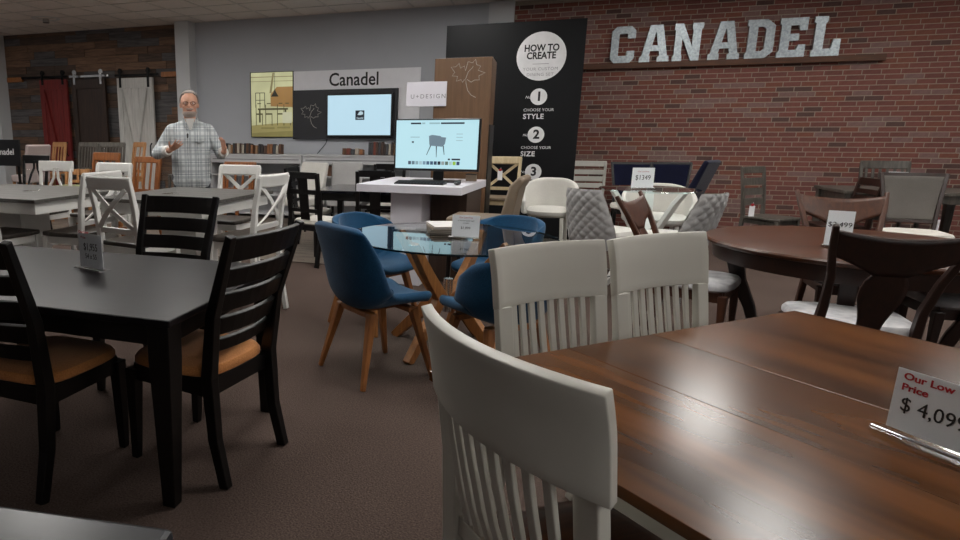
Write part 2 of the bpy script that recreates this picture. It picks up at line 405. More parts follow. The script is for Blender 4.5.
# ceiling: grid of tiles; the tiles in view are single pieces
ce = structure(MB().box(((XL + XR) / 2, (YW + YF) / 2, ZC + 0.08), (XR - XL, YW - YF, 0.1)).build('ceiling', plain('ceiling void', (60, 56, 52), 0.9)))
M_tile = plain('acoustic ceiling tile', (226, 216, 207), 0.95, var=0.06, scale=60, bump=0.3)
M_tbar = plain('ceiling grid bar', (205, 196, 188), 0.6)
TS = 0.61
troffer_spots = [(1.6, 8.7), (1.6, 6.3), (0.3, 4.4), (-1.45, 8.7), (-1.45, 6.0), (-1.45, 3.4), (-4.5, 7.6), (-4.5, 4.9), (-7.5, 7.2), (-7.5, 4.6), (-9.8, 6.7), (-5.9, 6.9), (4.05, 8.7), (4.05, 6.3), (4.05, 3.4), (1.6, -1.2), (4.05, 0.6), (4.05, -2.6)]  # all out of view; the left pair and camera-side ones added to brighten there
cells = set()
for (x, y) in troffer_spots:
    i = round((x - XL) / TS); jj = round((YW - y) / TS); cells.add((i, jj)); cells.add((i, jj + 1))
tile0 = None; tr = MB(); bars = MB()
ni, nj = int((XR - XL) / TS) + 1, int((YW - YF) / TS) + 1
for i in range(ni):
    for jj in range(nj):
        x0 = XL + i * TS; y1 = YW - jj * TS; x1 = min(x0 + TS, XR); y0 = max(y1 - TS, YF)
        if (i, jj) in cells or x1 - x0 < 0.05 or y1 - y0 < 0.05: continue
        vis = jj < 6 and x0 < 0.5 and (x1 - x0) > TS - 0.01
        if vis:
            if tile0 is None: tile0 = MB().box((0, 0, 0), (TS - 0.02, TS - 0.02, 0.016)).build('ceiling_tile', M_tile, ce); o = tile0
            else: o = tile0.copy(); COL.objects.link(o)
            o.location = ((x0 + x1) / 2, (y0 + y1) / 2, ZC + 0.016)
        else: tr.box(((x0 + x1) / 2, (y0 + y1) / 2, ZC + 0.016), (x1 - x0 - 0.02, y1 - y0 - 0.02, 0.016))
for i in range(ni + 1): bars.box((min(XL + i * TS, XR - 0.012), (YW + YF) / 2, ZC + 0.006), (0.024, YW - YF, 0.012))
for jj in range(nj + 1): bars.box(((XL + XR) / 2, max(YW - jj * TS, YF + 0.012), ZC + 0.0065), (XR - XL, 0.024, 0.012))
bars.build('ceiling_grid', M_tbar, ce); o = tr.build('ceiling_tiles', M_tile, ce); o['kind'] = 'stuff'
# recessed fluorescent panels
M_lamp = emitter('fluorescent diffuser', (255, 252, 247), LIGHT)
t0 = None
for n_, (x, y) in enumerate(troffer_spots):
    i = round((x - XL) / TS); jj = round((YW - y) / TS)
    cx = XL + (i + 0.5) * TS; cyy = YW - (jj + 1) * TS
    lab = 'unseen recessed fluorescent ceiling panel light placed to light the showroom floor'
    if t0 is None:
        t0 = thing('ceiling_light', lab, 'light', (cx, cyy, ZC), 0, 'recessed ceiling lights')
        MB().box((0, 0, 0.012), (0.56, 1.16, 0.01)).build('diffuser', M_lamp, t0)
        fr = MB()
        for sx in (-1, 1): fr.box((sx * 0.29, 0, 0.012), (0.03, 1.2, 0.02))
        for sy in (-1, 1): fr.box((0, sy * 0.59, 0.012), (0.55, 0.03, 0.02))
        fr.build('frame', M_tbar, t0)
    else: copy_thing(t0, lab, (cx, cyy, ZC), 0)
# ================================================================== WALL DISPLAYS
# wooden ledge with seven metal letters on the brick wall
lg = MB().box((2.15, YW - 0.0475, 2.3445), (3.55, 0.09, 0.077)).build('wall_ledge', wood('ledge wood', (66, 36, 16), (92, 52, 24), 'x', 3, 0.6), bevel=0.004)
tag(lg, 'long narrow brown wooden ledge on the brick wall under the metal letters', 'ledge')
def slab_letter(ch):
    """polygons (unit height 1, pieces abut) of a condensed slab capital"""
    s = 0.2
    if ch == 'C':
        return [[(0.12, 0), (0.50, 0), (0.62, 0.12), (0.62, 0.33), (0.42, 0.33), (0.42, 0.2), (0.2, 0.2), (0.2, 0.5), (0, 0.5), (0, 0.12)],
                [(0, 0.5), (0.2, 0.5), (0.2, 0.8), (0.42, 0.8), (0.42, 0.67), (0.62, 0.67), (0.62, 0.88), (0.50, 1.0), (0.12, 1.0), (0, 0.88)]]
    if ch == 'A':
        return [[(0, 0), (0.27, 0), (0.27, 0.14), (0.24, 0.17), (0.38, 0.82), (0.38, 1.0), (0.22, 1.0), (0.05, 0.17), (0, 0.14)],
                [(0.46, 0), (0.75, 0), (0.75, 0.14), (0.70, 0.17), (0.54, 1.0), (0.38, 1.0), (0.38, 0.82), (0.51, 0.17), (0.46, 0.14)],
                [(0.268, 0.3), (0.484, 0.3), (0.455, 0.45), (0.30, 0.45)]]
    if ch == 'N':
        return [[(0, 0), (0.24, 0), (0.24, 0.13), (0.21, 0.17), (0.21, 1.0), (0, 1.0), (0, 0.84), (0.03, 0.82), (0.03, 0.17), (0, 0.13)],
                [(0.21, 0.62), (0.46, 0.0), (0.46, 0.4), (0.21, 1.0)],
                [(0.46, 0.0), (0.66, 0.0), (0.66, 0.83), (0.7, 0.87), (0.7, 1.0), (0.43, 1.0), (0.43, 0.87), (0.46, 0.83)]]
    if ch == 'D':
        return [[(0, 0), (0.45, 0), (0.64, 0.16), (0.64, 0.5), (0.43, 0.5), (0.43, 0.25), (0.37, 0.19), (0.25, 0.19), (0.25, 0.5), (0.04, 0.5), (0.04, 0.17), (0, 0.14)],
                [(0.04, 0.5), (0.25, 0.5), (0.25, 0.81), (0.37, 0.81), (0.43, 0.75), (0.43, 0.5), (0.64, 0.5), (0.64, 0.84), (0.45, 1.0), (0, 1.0), (0, 0.86), (0.04, 0.83)]]
    if ch == 'E':
        return [[(0, 0), (0.62, 0), (0.62, 0.32), (0.46, 0.32), (0.42, 0.19), (0.25, 0.19), (0.25, 0.42), (0.45, 0.42), (0.45, 0.6), (0.25, 0.6), (0.25, 0.81), (0.42, 0.81), (0.46, 0.68), (0.62, 0.68), (0.62, 1.0), (0, 1.0), (0, 0.86), (0.04, 0.83), (0.04, 0.17), (0, 0.14)]]
    if ch == 'L':
        return [[(0, 0), (0.62, 0), (0.62, 0.42), (0.46, 0.42), (0.42, 0.19), (0.25, 0.19), (0.25, 0.83), (0.29, 0.86), (0.29, 1.0), (0, 1.0), (0, 0.86), (0.04, 0.83), (0.04, 0.17), (0, 0.14)]]
LH = 0.49
xs = [(0.76, 'C', 'first letter C'), (1.16, 'A', 'first letter A beside the C'), (1.60, 'N', 'brightly shining letter N'), (2.06, 'A', 'second letter A between the N and the D'), (2.52, 'D', 'letter D'), (2.91, 'E', 'letter E'), (3.31, 'L', 'last letter L')]
for x, ch, d in xs:
    mb = MB()
    for k, poly in enumerate(slab_letter(ch)): mb.prism([(u * LH, v * LH) for u, v in poly], -0.018, 0.018)
    o = mb.build('metal_letter', M_galv, bevel=0.0)
    o.location = (0.775 + (x - 0.76) * 0.925, YW - 0.035, 2.3835)
    tag(o, 'large galvanised metal ' + d + ' on the brick wall', 'letter', 'metal letters spelling the brand on the brick wall')
# leaf outline used on displays
LEAF = [(0.30, -0.55), (0.16, -0.48), (0.05, -0.34), (-0.01, -0.12), (-0.02, 0.02), (-0.12, -0.10), (-0.16, -0.02), (-0.30, -0.06), (-0.27, 0.08), (-0.44, 0.10), (-0.36, 0.20),
        (-0.48, 0.36), (-0.34, 0.36), (-0.24, 0.46), (-0.20, 0.32), (-0.08, 0.38), (-0.04, 0.24), (0.02, 0.50), (0.16, 0.46), (0.24, 0.56), (0.28, 0.40), (0.40, 0.36), (0.33, 0.24), (0.54, 0.16), (0.36, 0.08),
        (0.38, -0.04), (0.24, -0.04), (0.14, -0.10), (0.02, -0.02)]
VEIN = [(-0.02, 0.02), (0.04, 0.20), (0.14, 0.30), (0.18, 0.36)]
def leaf(parent, c, s, mat, y, r=0.004):
    mb = MB()
    mb.tube([(c[0] + u * s, y, c[1] + v * s) for u, v in LEAF], r, 5); mb.tube([(c[0] + u * s, y, c[1] + v * s) for u, v in VEIN], r, 5)
    return mb.build('leaf_emblem', mat, parent)
M_line = plain('pale outline', (170, 165, 158), 0.6)
# three barn doors on rails
def barn_door(label, x0, x1, ztop, mat, kind, rx0, rx1, hw):
    w = x1 - x0; cx = (x0 + x1) / 2; t = thing('barn_door', label, 'door', (cx, YW - 0.11, 0.02), 0, 'sliding barn doors on the board wall'); h = ztop - 0.02
    MB().box((0, 0, h / 2), (w, 0.03, h)).build('panel', mat, t, bevel=0.003)
    n = 5
    for i in range(n):
        if kind != 'dark': MB().box((-w / 2 + w * (i + 0.5) / n, -0.018, h / 2), (w / n - 0.008, 0.008, h - 0.02)).build('plank', mat, t, bevel=0.002)
    fr = MB()
    for s_ in (-1, 1): fr.box((s_ * (w / 2 - 0.05), -0.03, h / 2), (0.1, 0.02, h))
    fr.build('stile', mat, t, bevel=0.003)
    for z in ((h - 0.09), 0.1) + ((h * 0.42,) if kind == 'dark' else ()):
        MB().box((0, -0.0305, z), (w - 0.2, 0.02, 0.18)).build('rail', mat, t, bevel=0.003)
    def brace(a, b): MB().sweep([a, b], 0.09, 0.016, (0, 1, 0)).build('brace', mat, t, bevel=0.003)
    if kind == 'x':
        a = w / 2 - 0.11
        mb = MB()
        brace((-a, -0.03, h - 0.2), (0.1, -0.03, 0.2)); brace((a, -0.031, h - 0.2), (0.02, -0.031, h * 0.45))
    if kind == 'z': brace((-w / 2 + 0.12, -0.03, h - 0.22), (w / 2 - 0.12, -0.03, 0.22))
    MB().tube([(w / 2 - 0.07, -0.04, h * 0.44 + dz) for dz in ()] + [(w / 2 - 0.07, -0.04, h * 0.40), (w / 2 - 0.07, -0.085, h * 0.42), (w / 2 - 0.07, -0.085, h * 0.49), (w / 2 - 0.07, -0.04, h * 0.51)], 0.012, 8).build('handle', M_chrome if kind == 'dark' else M_blackmetal, t, smooth=True)
    for s_ in (-1, 1):
        b = MB(); xx = s_ * (w / 2 - 0.08)
        b.box((xx, -0.048, h + 0.0), (0.045, 0.012, 0.34 if kind == 'x' else 0.2)); 
        hg = b.build('hanger', hw, t)
        MB().lathe([(0.005, -0.008), (0.05, -0.008), (0.05, 0.008), (0.005, 0.008)], 16).build('wheel', hw, hg)
        k = [o for o in COL.objects if o.parent is hg][0]; k.rotation_euler = (R(90), 0, 0); k.location = (xx, -0.03, h + 0.12)
    MB().box(((rx0 + rx1) / 2 - cx, 0.035, h + 0.055), (rx1 - rx0, 0.012, 0.04)).build('track', hw, t)
    return t
barn_door('dark red sliding barn door with a diagonal brace', -9.30, -8.66, 2.43, wood('red barn paint', (96, 22, 20), (120, 32, 28), 'z', 3, 0.6, 10), 'z', -9.8, -8.68, M_blackmetal)
barn_door('dark espresso sliding barn door hanging between red and white doors', -8.54, -7.78, 2.42, wood('espresso door wood', (36, 24, 18), (56, 38, 28), 'z', 3, 0.5, 10), 'dark', -8.64, -7.74, M_chrome)
barn_door('white sliding barn door with V shaped braces', -7.51, -6.75, 2.41, wood('white washed wood', (178, 176, 172), (204, 202, 198), 'z', 3, 0.6, 10), 'x', -7.6, -6.66, M_blackmetal)
for x0, x1, d in ((-10.20, -9.82, 'left of the red barn door'), (-6.62, -6.22, 'right of the white barn door')):
    o = MB().box(((x0 + x1) / 2, YW - 0.025, 2.46), (x1 - x0, 0.045, 0.09)).build('mounting_board', M_oak, bevel=0.003)
    tag(o, 'short amber wooden rail mounting board on the wall ' + d, 'board', 'rail mounting boards')
# lit poster of a dining room
p = thing('lit_poster', 'glowing yellowish poster of a loft dining room with pendant lamp', 'poster', (-4.45, YW, 1.35))
MB().box((0, -0.02, 0.545), (0.80, 0.04, 1.09)).build('frame', M_blackmetal, p, bevel=0.003)
def pr(name, rgb, polys, e, st=0.6):
    mb = MB()
    for poly in polys: mb.prism(poly, -0.0405 - e * 0.0006, -0.0400)
    o = mb.build(name, emitter(name + ' print', rgb, st, 0.4), p)
    if len(polys) > 1: o['kind'] = 'stuff'
    return o
q = lambda x0, z0, x1, z1: [(x0, z0), (x1, z0), (x1, z1), (x0, z1)]
pr('print_wall', (226, 222, 170), [q(-0.385, 0.01, 0.385, 1.08)], 1)
pr('print_floor', (176, 164, 104), [[(-0.385, 0.01), (0.385, 0.01), (0.385, 0.26), (-0.385, 0.2)]], 2)
pr('print_brick', (178, 134, 74), [[(-0.02, 0.52), (0.385, 0.5), (0.385, 0.84), (0.1, 0.84), (-0.02, 0.72)]], 3)
wn = []
for xx in (-0.30, -0.22, -0.13): wn.append(q(xx - 0.006, 0.5, xx + 0.006, 0.75))
wn += [q(-0.30, 0.74, -0.13, 0.752), q(-0.30, 0.62, -0.13, 0.63)]
pr('print_window', (50, 56, 40), wn, 4)
pr('print_lamp', (40, 40, 30), [[(-0.01, 0.68), (0.13, 0.68), (0.08, 0.76), (0.065, 0.8), (0.055, 0.8), (0.04, 0.76)], q(0.056, 0.8, 0.062, 1.07)], 5)
tb = [q(-0.26, 0.46, 0.3, 0.49), q(-0.24, 0.25, -0.21, 0.46), q(0.24, 0.25, 0.27, 0.46)]
for xx in (-0.3, -0.12, 0.1, 0.22): tb += [q(xx, 0.38, xx + 0.13, 0.405), q(xx, 0.2, xx + 0.012, 0.55), q(xx + 0.118, 0.2, xx + 0.13, 0.4), q(xx + 0.03, 0.56, xx + 0.1, 0.575)]
pr('print_table', (84, 80, 50), tb, 6)
pr('print_beam', (150, 138, 92), [q(-0.385, 1.0, 0.385, 1.012), q(-0.385, 0.93, 0.385, 0.938), [(-0.04, 0.74), (0.0, 0.74), (0.05, 1.07), (0.02, 1.07)]], 4)
pr('print_shade', (150, 140, 84), [[(-0.385, 0.01), (0.385, 0.01), (0.385, 0.11), (-0.385, 0.07)], q(-0.2, 0.14, 0.05, 0.17), q(0.1, 0.15, 0.34, 0.18)], 5)
pr('print_cabinet', (224, 222, 186), [q(0.2, 0.24, 0.37, 0.42)], 7)
# white brand board with dark media panel and television
b = thing('brand_board', 'white brand board with black lettering around the dark media panel', 'sign', (-2.98, YW - 0.001, 0.9))
MB().prism([(-1.07, 1.225), (0.70, 1.225), (0.70, -0.05), (1.07, -0.05), (1.07, 1.53), (-1.07, 1.53)], -0.03, 0.0).build('board', plain('white board laminate', (226, 226, 231), 0.5, var=0.02), b, bevel=0.002)
lettering('Canadel', 0.29, M_ink, b, (-0.02, -0.031, 1.37), sx=0.9, bold=0.004)
mp_ = thing('media_panel', 'charcoal wall panel with a pale leaf outline behind the television', 'panel', (-3.15, YW - 0.035, 1.32))
MB().box((0, -0.02, 0.4), (1.80, 0.04, 0.8)).build('board', plain('charcoal laminate', (30, 31, 37), 0.5), mp_, bevel=0.002)
leaf(mp_, (-0.58, 0.38), 0.36, M_line, -0.0405, 0.005)
tv = thing('television', 'wall mounted television showing a pale blue screen with small dark logo', 'television', (-2.88, YW - 0.08, 1.37))
MB().box((0, -0.02, 0.335), (1.12, 0.04, 0.69)).build('housing', M_blackplastic, tv, bevel=0.006)
MB().box((0, -0.0405, 0.335), (1.06, 0.003, 0.635)).build('screen', emitter('blue white screen', (190, 224, 240), 0.95, 0.03), tv)
lo = MB().box((0.02, -0.0425, 0.335), (0.15, 0.002, 0.15)).build('screen_logo', emitter('dark logo print', (18, 26, 44), 0.6), tv)
MB().prism([(-0.04 + 0.02, 0.34), (0.0, 0.375), (0.03, 0.40), (0.07, 0.385), (0.075, 0.35), (0.03, 0.335)], -0.0445, -0.0430).build('leaf_mark', emitter('light logo print', (200, 225, 235), 0.8), tv)
lettering('Canadel', 0.035, emitter('light logo print', (200, 225, 235), 0.8), tv, (0.02, -0.0437, 0.29), bold=0.001)
# tall black freestanding panel
pn = thing('instruction_panel', 'tall black freestanding panel with white circles and steps lettering', 'sign', (-0.485, 9.2, 0.0))
MB().box((0, 0.05, 1.42), (1.75, 0.10, 2.83)).build('board', plain('black matte laminate', (10, 11, 14), 0.5, spec=0.2), pn, bevel=0.003)
M_disc = plain('white vinyl', (206, 206, 208), 0.6)
def disc(cx, cz, r): 
    o = MB().lathe([(r, 0), (r, 0.003)], 40).build('disc', M_disc, pn); o.rotation_euler = (R(90), 0, 0); o.location = (cx, 0.0, cz); return o
disc(0.355, 2.395, 0.305)
lettering('HOW TO', 0.118, M_ink, pn, (0.355, -0.0035, 2.495), bold=0.004, sx=0.85)
lettering('CREATE', 0.118, M_ink, pn, (0.355, -0.0035, 2.40), bold=0.004, sx=0.85)
MB().box((0.355, -0.0035, 2.30), (0.2, 0.001, 0.006)).build('rule', plain('grey ink', (120, 120, 125), 0.6), pn)
lettering('YOUR CUSTOM', 0.055, plain('grey ink', (120, 120, 125), 0.6), pn, (0.355, -0.0035, 2.235), space=1.15)
lettering('DINING SET', 0.055, plain('grey ink', (120, 120, 125), 0.6), pn, (0.355, -0.0035, 2.165), space=1.15)
for n_, cz, wrd in (('1', 1.885, 'STYLE'), ('2', 1.395, 'SIZE'), ('3', 0.905, 'SHAPE')):
    disc(0.36, cz, 0.105)
    lettering(n_, 0.16, M_ink, pn, (0.365, -0.0035, cz), bold=0.006)
    lettering('No', 0.05, M_disc, pn, (0.225, -0.001, cz - 0.005), shear=0.3)
    lettering('CHOOSE YOUR', 0.052, M_disc, pn, (0.18, -0.001, cz - 0.17), align='LEFT', space=1.05)
    lettering(wrd, 0.09, M_disc, pn, (0.18, -0.001, cz - 0.255), align='LEFT', bold=0.002, space=1.12)
for s_ in (-1, 1): MB().box((s_ * 0.7, 0.2, 0.02), (0.08, 0.5, 0.03)).build('foot', M_blackmetal, pn, bevel=0.004)
# white swatch shelving along the back wall
M_shelf = plain('white shelf laminate', (186, 186, 188), 0.5, var=0.02)
M_shelfline = plain('shelf groove', (90, 90, 92), 0.6)
def shelf_unit(label, x0, x1):
    w = x1 - x0; t = thing('swatch_shelf', label, 'shelf', ((x0 + x1) / 2, 10.1, 0), 0, 'white swatch shelves along the back wall')
    MB().box((0, 0, 1.06), (w, 0.5, 0.03)).build('top', M_shelf, t, bevel=0.003)
    MB().box((0, -0.225, 0.985), (w - 0.03, 0.02, 0.115)).build('fascia', M_shelf, t, bevel=0.003)
    MB().box((0, -0.237, 0.99), (w - 0.1, 0.004, 0.012)).build('groove', M_shelfline, t)
    for s_ in (-1, 1): MB().box((s_ * (w / 2 - 0.012), 0, 0.523), (0.024, 0.48, 1.044)).build('side_panel', M_shelf, t, bevel=0.002)
    for z in (0.72, 0.40, 0.08): MB().box((0, 0, z), (w - 0.05, 0.46, 0.024)).build('shelf_board', M_shelf, t, bevel=0.002)
    MB().box((0, 0.23, 0.52), (w - 0.05, 0.012, 1.04)).build('back_panel', M_shelf, t)
    return t
shelf_unit('white swatch shelf under the lit poster', -5.40, -3.72)
shelf_unit('white swatch shelf under the television', -3.70, -2.02)
SW = [(46, 30, 24), (96, 60, 36), (150, 110, 74), (34, 32, 34), (186, 176, 160), (70, 44, 30), (120, 52, 34), (58, 60, 64), (140, 90, 50), (24, 24, 30)]
ORD = 'first second third fourth fifth sixth seventh eighth ninth tenth eleventh twelfth thirteenth fourteenth fifteenth sixteenth'.split()
def swatches(x0, x1, z, n, grp, hh):
    kinds = {}
    for k in range(n):
        c = random.randrange(len(SW)); h = hh * random.choice((0.85, 1.0, 1.0))
        key = (c, h)
        if key not in kinds:
            o = MB().box((0, 0, h / 2), ((x1 - x0) / n * 0.82, 0.12, h)).build('finish_sample', wood('sample %d' % c, tuple(int(v * 0.8) for v in SW[c]), SW[c], 'z', 5, 0.5), bevel=0.002); kinds[key] = o
        else: o = kinds[key].copy(); COL.objects.link(o)
        o.location = (x0 + (x1 - x0) * (k + 0.5) / n, 9.98, z); o.rotation_euler = (R(-6), 0, 0)
        tag(o, ORD[k] + ' finish sample from left ' + grp, 'sample', 'finish samples ' + grp)
swatches(-5.30, -4.62, 1.078, 16, 'on the shelf beside the man', 0.17)
swatches(-4.58, -4.10, 1.078, 9, 'on the shelf under the lit poster', 0.16)
swatches(-3.05, -2.70, 1.078, 5, 'on the shelf under the television', 0.10)
swatches(-2.62, -2.05, 1.078, 14, 'on the shelf near the monitor', 0.20)
swatches(-3.60, -3.05, 0.732, 14, 'inside the shelf under the television', 0.17)
swatches(-5.25, -4.70, 0.732, 10, 'inside the shelf under the lit poster', 0.17)
cb = MB().tube([(-3.45, YW - 0.02, 1.33), (-3.47, YW - 0.03, 1.25), (-3.6, YW - 0.04, 1.10), (-3.62, YW - 0.05, 1.08)], 0.007, 6).build('cable', M_blackplastic)
tag(cb, 'thin black cable hanging below the charcoal wall panel', 'cable')
# kiosk with tower, sign, monitor, keyboard and mouse
M_brownlam = wood('brown laminate', (92, 66, 44), (108, 80, 56), 'z', 2, 0.5)
M_kwhite = plain('white kiosk laminate', (214, 212, 220), 0.35, var=0.01)
kz = 0.95
ki = thing('kiosk_desk', 'white topped kiosk desk with white leg and dark brown side', 'desk', (-1.08, 6.25, 0), -6)
MB().box((0, 0, kz - 0.035), (0.98, 1.10, 0.07)).build('top', M_kwhite, ki, bevel=0.003)
MB().box((-0.05, -0.10, (kz - 0.07) / 2), (0.30, 0.6, kz - 0.072)).build('front_leg', M_kwhite, ki, bevel=0.003)
MB().box((0.28, 0.20, (kz - 0.07) / 2), (0.34, 0.66, kz - 0.072)).build('cabinet', wood('dark brown laminate', (50, 34, 24), (64, 46, 34), 'z', 2, 0.5), ki, bevel=0.003)
tw = thing('display_tower', 'brown laminate display tower with a leaf outline behind the monitor', 'tower', (-0.85, 6.98, 0))
MB().box((0, 0.28, 1.085), (0.58, 0.56, 2.17)).build('body', M_brownlam, tw, bevel=0.003)
MB().box((0.296, 0.28, 0.75), (0.012, 0.54, 1.5)).build('side_panel', M_blackplastic, tw, bevel=0.002)
leaf(tw, (0.04, 1.96), 0.34, M_line, -0.001, 0.0028)
us = MB().box((-1.215, 6.95, 1.815), (0.42, 0.02, 0.25)).build('name_sign', M_kwhite, bevel=0.002)
t_ = thing('design_sign', 'white sign with spaced thin lettering fixed on the brown tower', 'sign', (-1.215, 6.965, 1.69))
bpy.data.objects.remove(us)
MB().box((0, 0, 0.125), (0.42, 0.02, 0.25)).build('board', M_kwhite, t_, bevel=0.002)
lettering('U+DESIGN', 0.062, plain('grey ink', (120, 120, 125), 0.6), t_, (0.02, -0.0105, 0.10), space=1.35)
mo = thing('computer_monitor', 'large computer monitor showing a grey chair above colour swatches', 'monitor', (-0.975, 6.24, kz), -4)
MB().box((0, 0, 0.35), (0.82, 0.035, 0.49)).build('housing', M_blackplastic, mo, bevel=0.005)
MB().box((0, -0.018, 0.355), (0.785, 0.002, 0.455)).build('screen', emitter('cyan white screen', (186, 226, 236), 1.0, 0.03), mo)
MB().box((0.02, 0.05, 0.07), (0.10, 0.02, 0.14)).build('stand_neck', M_blackplastic, mo, bevel=0.003)
MB().box((0.0, 0.02, 0.008), (0.46, 0.2, 0.016)).build('stand_base', M_blackplastic, mo, bevel=0.004)
E_dk = emitter('screen dark print', (24, 30, 54), 0.7); E_gr = emitter('screen grey print', (120, 142, 156), 0.8); E_lt = emitter('screen pale print', (160, 196, 206), 0.85)
def scr(name, em, polys, y=-0.0205):
    mb = MB()
    for poly in polys: mb.prism(poly, y, y + 0.0008)
    o = mb.build(name, em, mo)
    if len(polys) > 1: o['kind'] = 'stuff'
    return o
scr('screen_bar', E_dk, [q(-0.25, 0.545, -0.15, 0.56), q(0.04, 0.545, 0.26, 0.56), q(0.155, 0.21, 0.235, 0.225), q(0.12, 0.21, 0.14, 0.225), q(-0.235, 0.37, -0.215, 0.385)])
scr('screen_field', E_lt, [q(-0.14, 0.545, -0.11, 0.56), q(-0.07, 0.545, 0.03, 0.56), q(0.19, 0.42, 0.25, 0.426), q(0.19, 0.45, 0.25, 0.456), q(0.19, 0.39, 0.25, 0.396), q(-0.25, 0.42, -0.16, 0.428)])
scr('screen_chair', E_gr, [[(-0.06, 0.345), (0.06, 0.335), (0.085, 0.36), (0.095, 0.42), (0.05, 0.425), (0.04, 0.435), (-0.04, 0.445), (-0.07, 0.435), (-0.065, 0.37)]])
scr('screen_chair_legs', E_dk, [[(-0.055, 0.345), (-0.045, 0.345), (-0.085, 0.255), (-0.09, 0.255)], [(0.0, 0.34), (0.01, 0.34), (0.01, 0.235), (0.006, 0.235)], [(0.065, 0.345), (0.075, 0.345), (0.085, 0.26), (0.08, 0.26)]])
cols = [(70, 80, 100), (96, 120, 134), (140, 170, 180), (170, 200, 210), (120, 150, 170), (70, 96, 124), (56, 84, 112), (40, 60, 84), (22, 28, 40), (150, 160, 160), (90, 110, 96), (176, 206, 206), (150, 196, 60), (40, 60, 100)]
for k, c in enumerate(cols):
    scr('screen_swatch', emitter('swatch print %d' % k, c, 0.9), [q(-0.265 + k * 0.036, 0.165, -0.265 + k * 0.036 + 0.028, 0.197)])
kb = thing('keyboard', 'black keyboard lying on the white kiosk desk', 'keyboard', (-1.06, 5.93, kz), -4)
MB().prism([(-0.075, 0), (0.075, 0), (0.075, 0.024), (-0.075, 0.010)], -0.23, 0.23, 'yz').build('body', M_blackplastic, kb, bevel=0.002)
kk = MB()
for r_ in range(5):
    for c in range(15): kk.box((-0.21 + c * 0.03, -0.056 + r_ * 0.028, 0.0145 + 0.0026 * r_), (0.024, 0.022, 0.006))
kk.build('keys', plain('dark key plastic', (30, 30, 33), 0.5), kb)
ms = MB().ball((0, 0, 0.014), (0.032, 0.055, 0.02), None, 16, 8).build('computer_mouse', M_blackplastic, smooth=True); ms.location = (-0.72, 5.90, kz + 0.006); tag(ms, 'black computer mouse right of the keyboard on the kiosk', 'mouse')
bx_ = thing('speaker_box', 'small beige box beside the monitor base on the kiosk', 'box', (-0.66, 6.50, kz))
MB().box((0, 0, 0.03), (0.10, 0.08, 0.06)).build('body', M_taupe, bx_, bevel=0.003); MB().box((0.0, 0, 0.064), (0.102, 0.082, 0.008)).build('lid', M_blackplastic, bx_, bevel=0.002)
# dark brand board standing at the far left
sb = thing('sign_stand', 'black brand sign board standing at the far left edge', 'sign', (-7.13, 7.0, 0))
MB().box((0, 0, 1.15), (0.70, 0.03, 0.36)).build('board', M_blackplastic, sb, bevel=0.004)
lettering('Canadel', 0.12, M_disc, sb, (0.06, -0.016, 1.16), bold=0.001)
for s_ in (-1, 1): MB().box((s_ * 0.3, 0.0, 0.5), (0.03, 0.024, 0.96)).build('post', M_blackmetal, sb)
for s_ in (-1, 1): MB().box((s_ * 0.3, 0.0, 0.012), (0.04, 0.4, 0.024)).build('foot', M_blackmetal, sb, bevel=0.003)
# ceiling spot head
sp_ = thing('ceiling_spot', 'small recessed ceiling spotlight near the barn board wall', 'light', (-8.05, 9.15, ZC))
MB().ring([(0.17, -0.001), (0.19, -0.008), (0.22, -0.006), (0.23, 0.0)], 32).build('trim_ring', plain('white trim ring', (200, 200, 196), 0.5), sp_)
MB().lathe([(0.02, -0.07), (0.055, -0.07), (0.05, -0.01), (0.02, -0.008)], 20).build('lamp_head', M_chrome, sp_, smooth=True)
# ================================================================== CHAIR BUILDERS (front faces local +y)
def part(mb, name, mat, t, **k): return mb.build(name, mat, t, **k)
def four_legs(t, mat, fx, fy, rx, ry, zt, w0=0.042, w1=0.026, splay=0.01, rear=True, bevel=0.004):
    for s_ in (-1, 1):
        part(MB().sweep([(s_ * fx, fy, zt), (s_ * (fx + splay), fy + splay, 0)], [w0, w1], [w0, w1]), 'leg', mat, t, bevel=bevel)
        if rear: part(MB().sweep([(s_ * rx, ry, zt), (s_ * (rx + splay), ry - 0.06, 0)], [w0, w1], [w0, w1]), 'leg', mat, t, bevel=bevel)
def apron(t, mat, w, d, z, h, cy=0.0):
    mb = MB()
    for s_ in (-1, 1): mb.box((s_ * w / 2, cy, z), (0.022, d, h)); mb.box((0, cy + s_ * d / 2, z), (w, 0.022, h))
    part(mb, 'apron', mat, t, bevel=0.002)
def ladder_chair(label, loc, rz, seat, group):
    t = thing('dining_chair', label, 'chair', loc, rz, group); m = M_black
    for s_ in (-1, 1):
        part(MB().sweep([(s_ * 0.215, -0.285, 0), (s_ * 0.212, -0.235, 0.2), (s_ * 0.212, -0.215, 0.46), (s_ * 0.222, -0.25, 0.72), (s_ * 0.243, -0.362, 1.04)], [0.038, 0.042, 0.046, 0.042, 0.036], [0.042, 0.048, 0.055, 0.046, 0.03]), 'rear_leg', m, t, bevel=0.004)
        part(MB().sweep([(s_ * 0.205, 0.205, 0.42), (s_ * 0.205, 0.215, 0)], [0.055, 0.034], [0.055, 0.034]), 'leg', m, t, bevel=0.004)
    for z, h, nm in ((0.985, 0.10, 'top_rail'), (0.872, 0.080, 'slat'), (0.770, 0.080, 'slat'), (0.668, 0.080, 'slat'), (0.580, 0.060, 'slat')):
        y = -0.250 - (z - 0.72) * 0.35; x = 0.222 + (z - 0.72) * 0.07
        part(MB().sweep(arc(-x, x, y, -0.035, z), h, 0.02, (0, -0.35, 1)), nm, m, t, bevel=0.004)
    apron(t, m, 0.40, 0.40, 0.405, 0.075)
    part(cushion(0.46, 0.46, 0.06, 0.435, 0.03, 0.01), 'seat', seat, t, smooth=True)
    return t
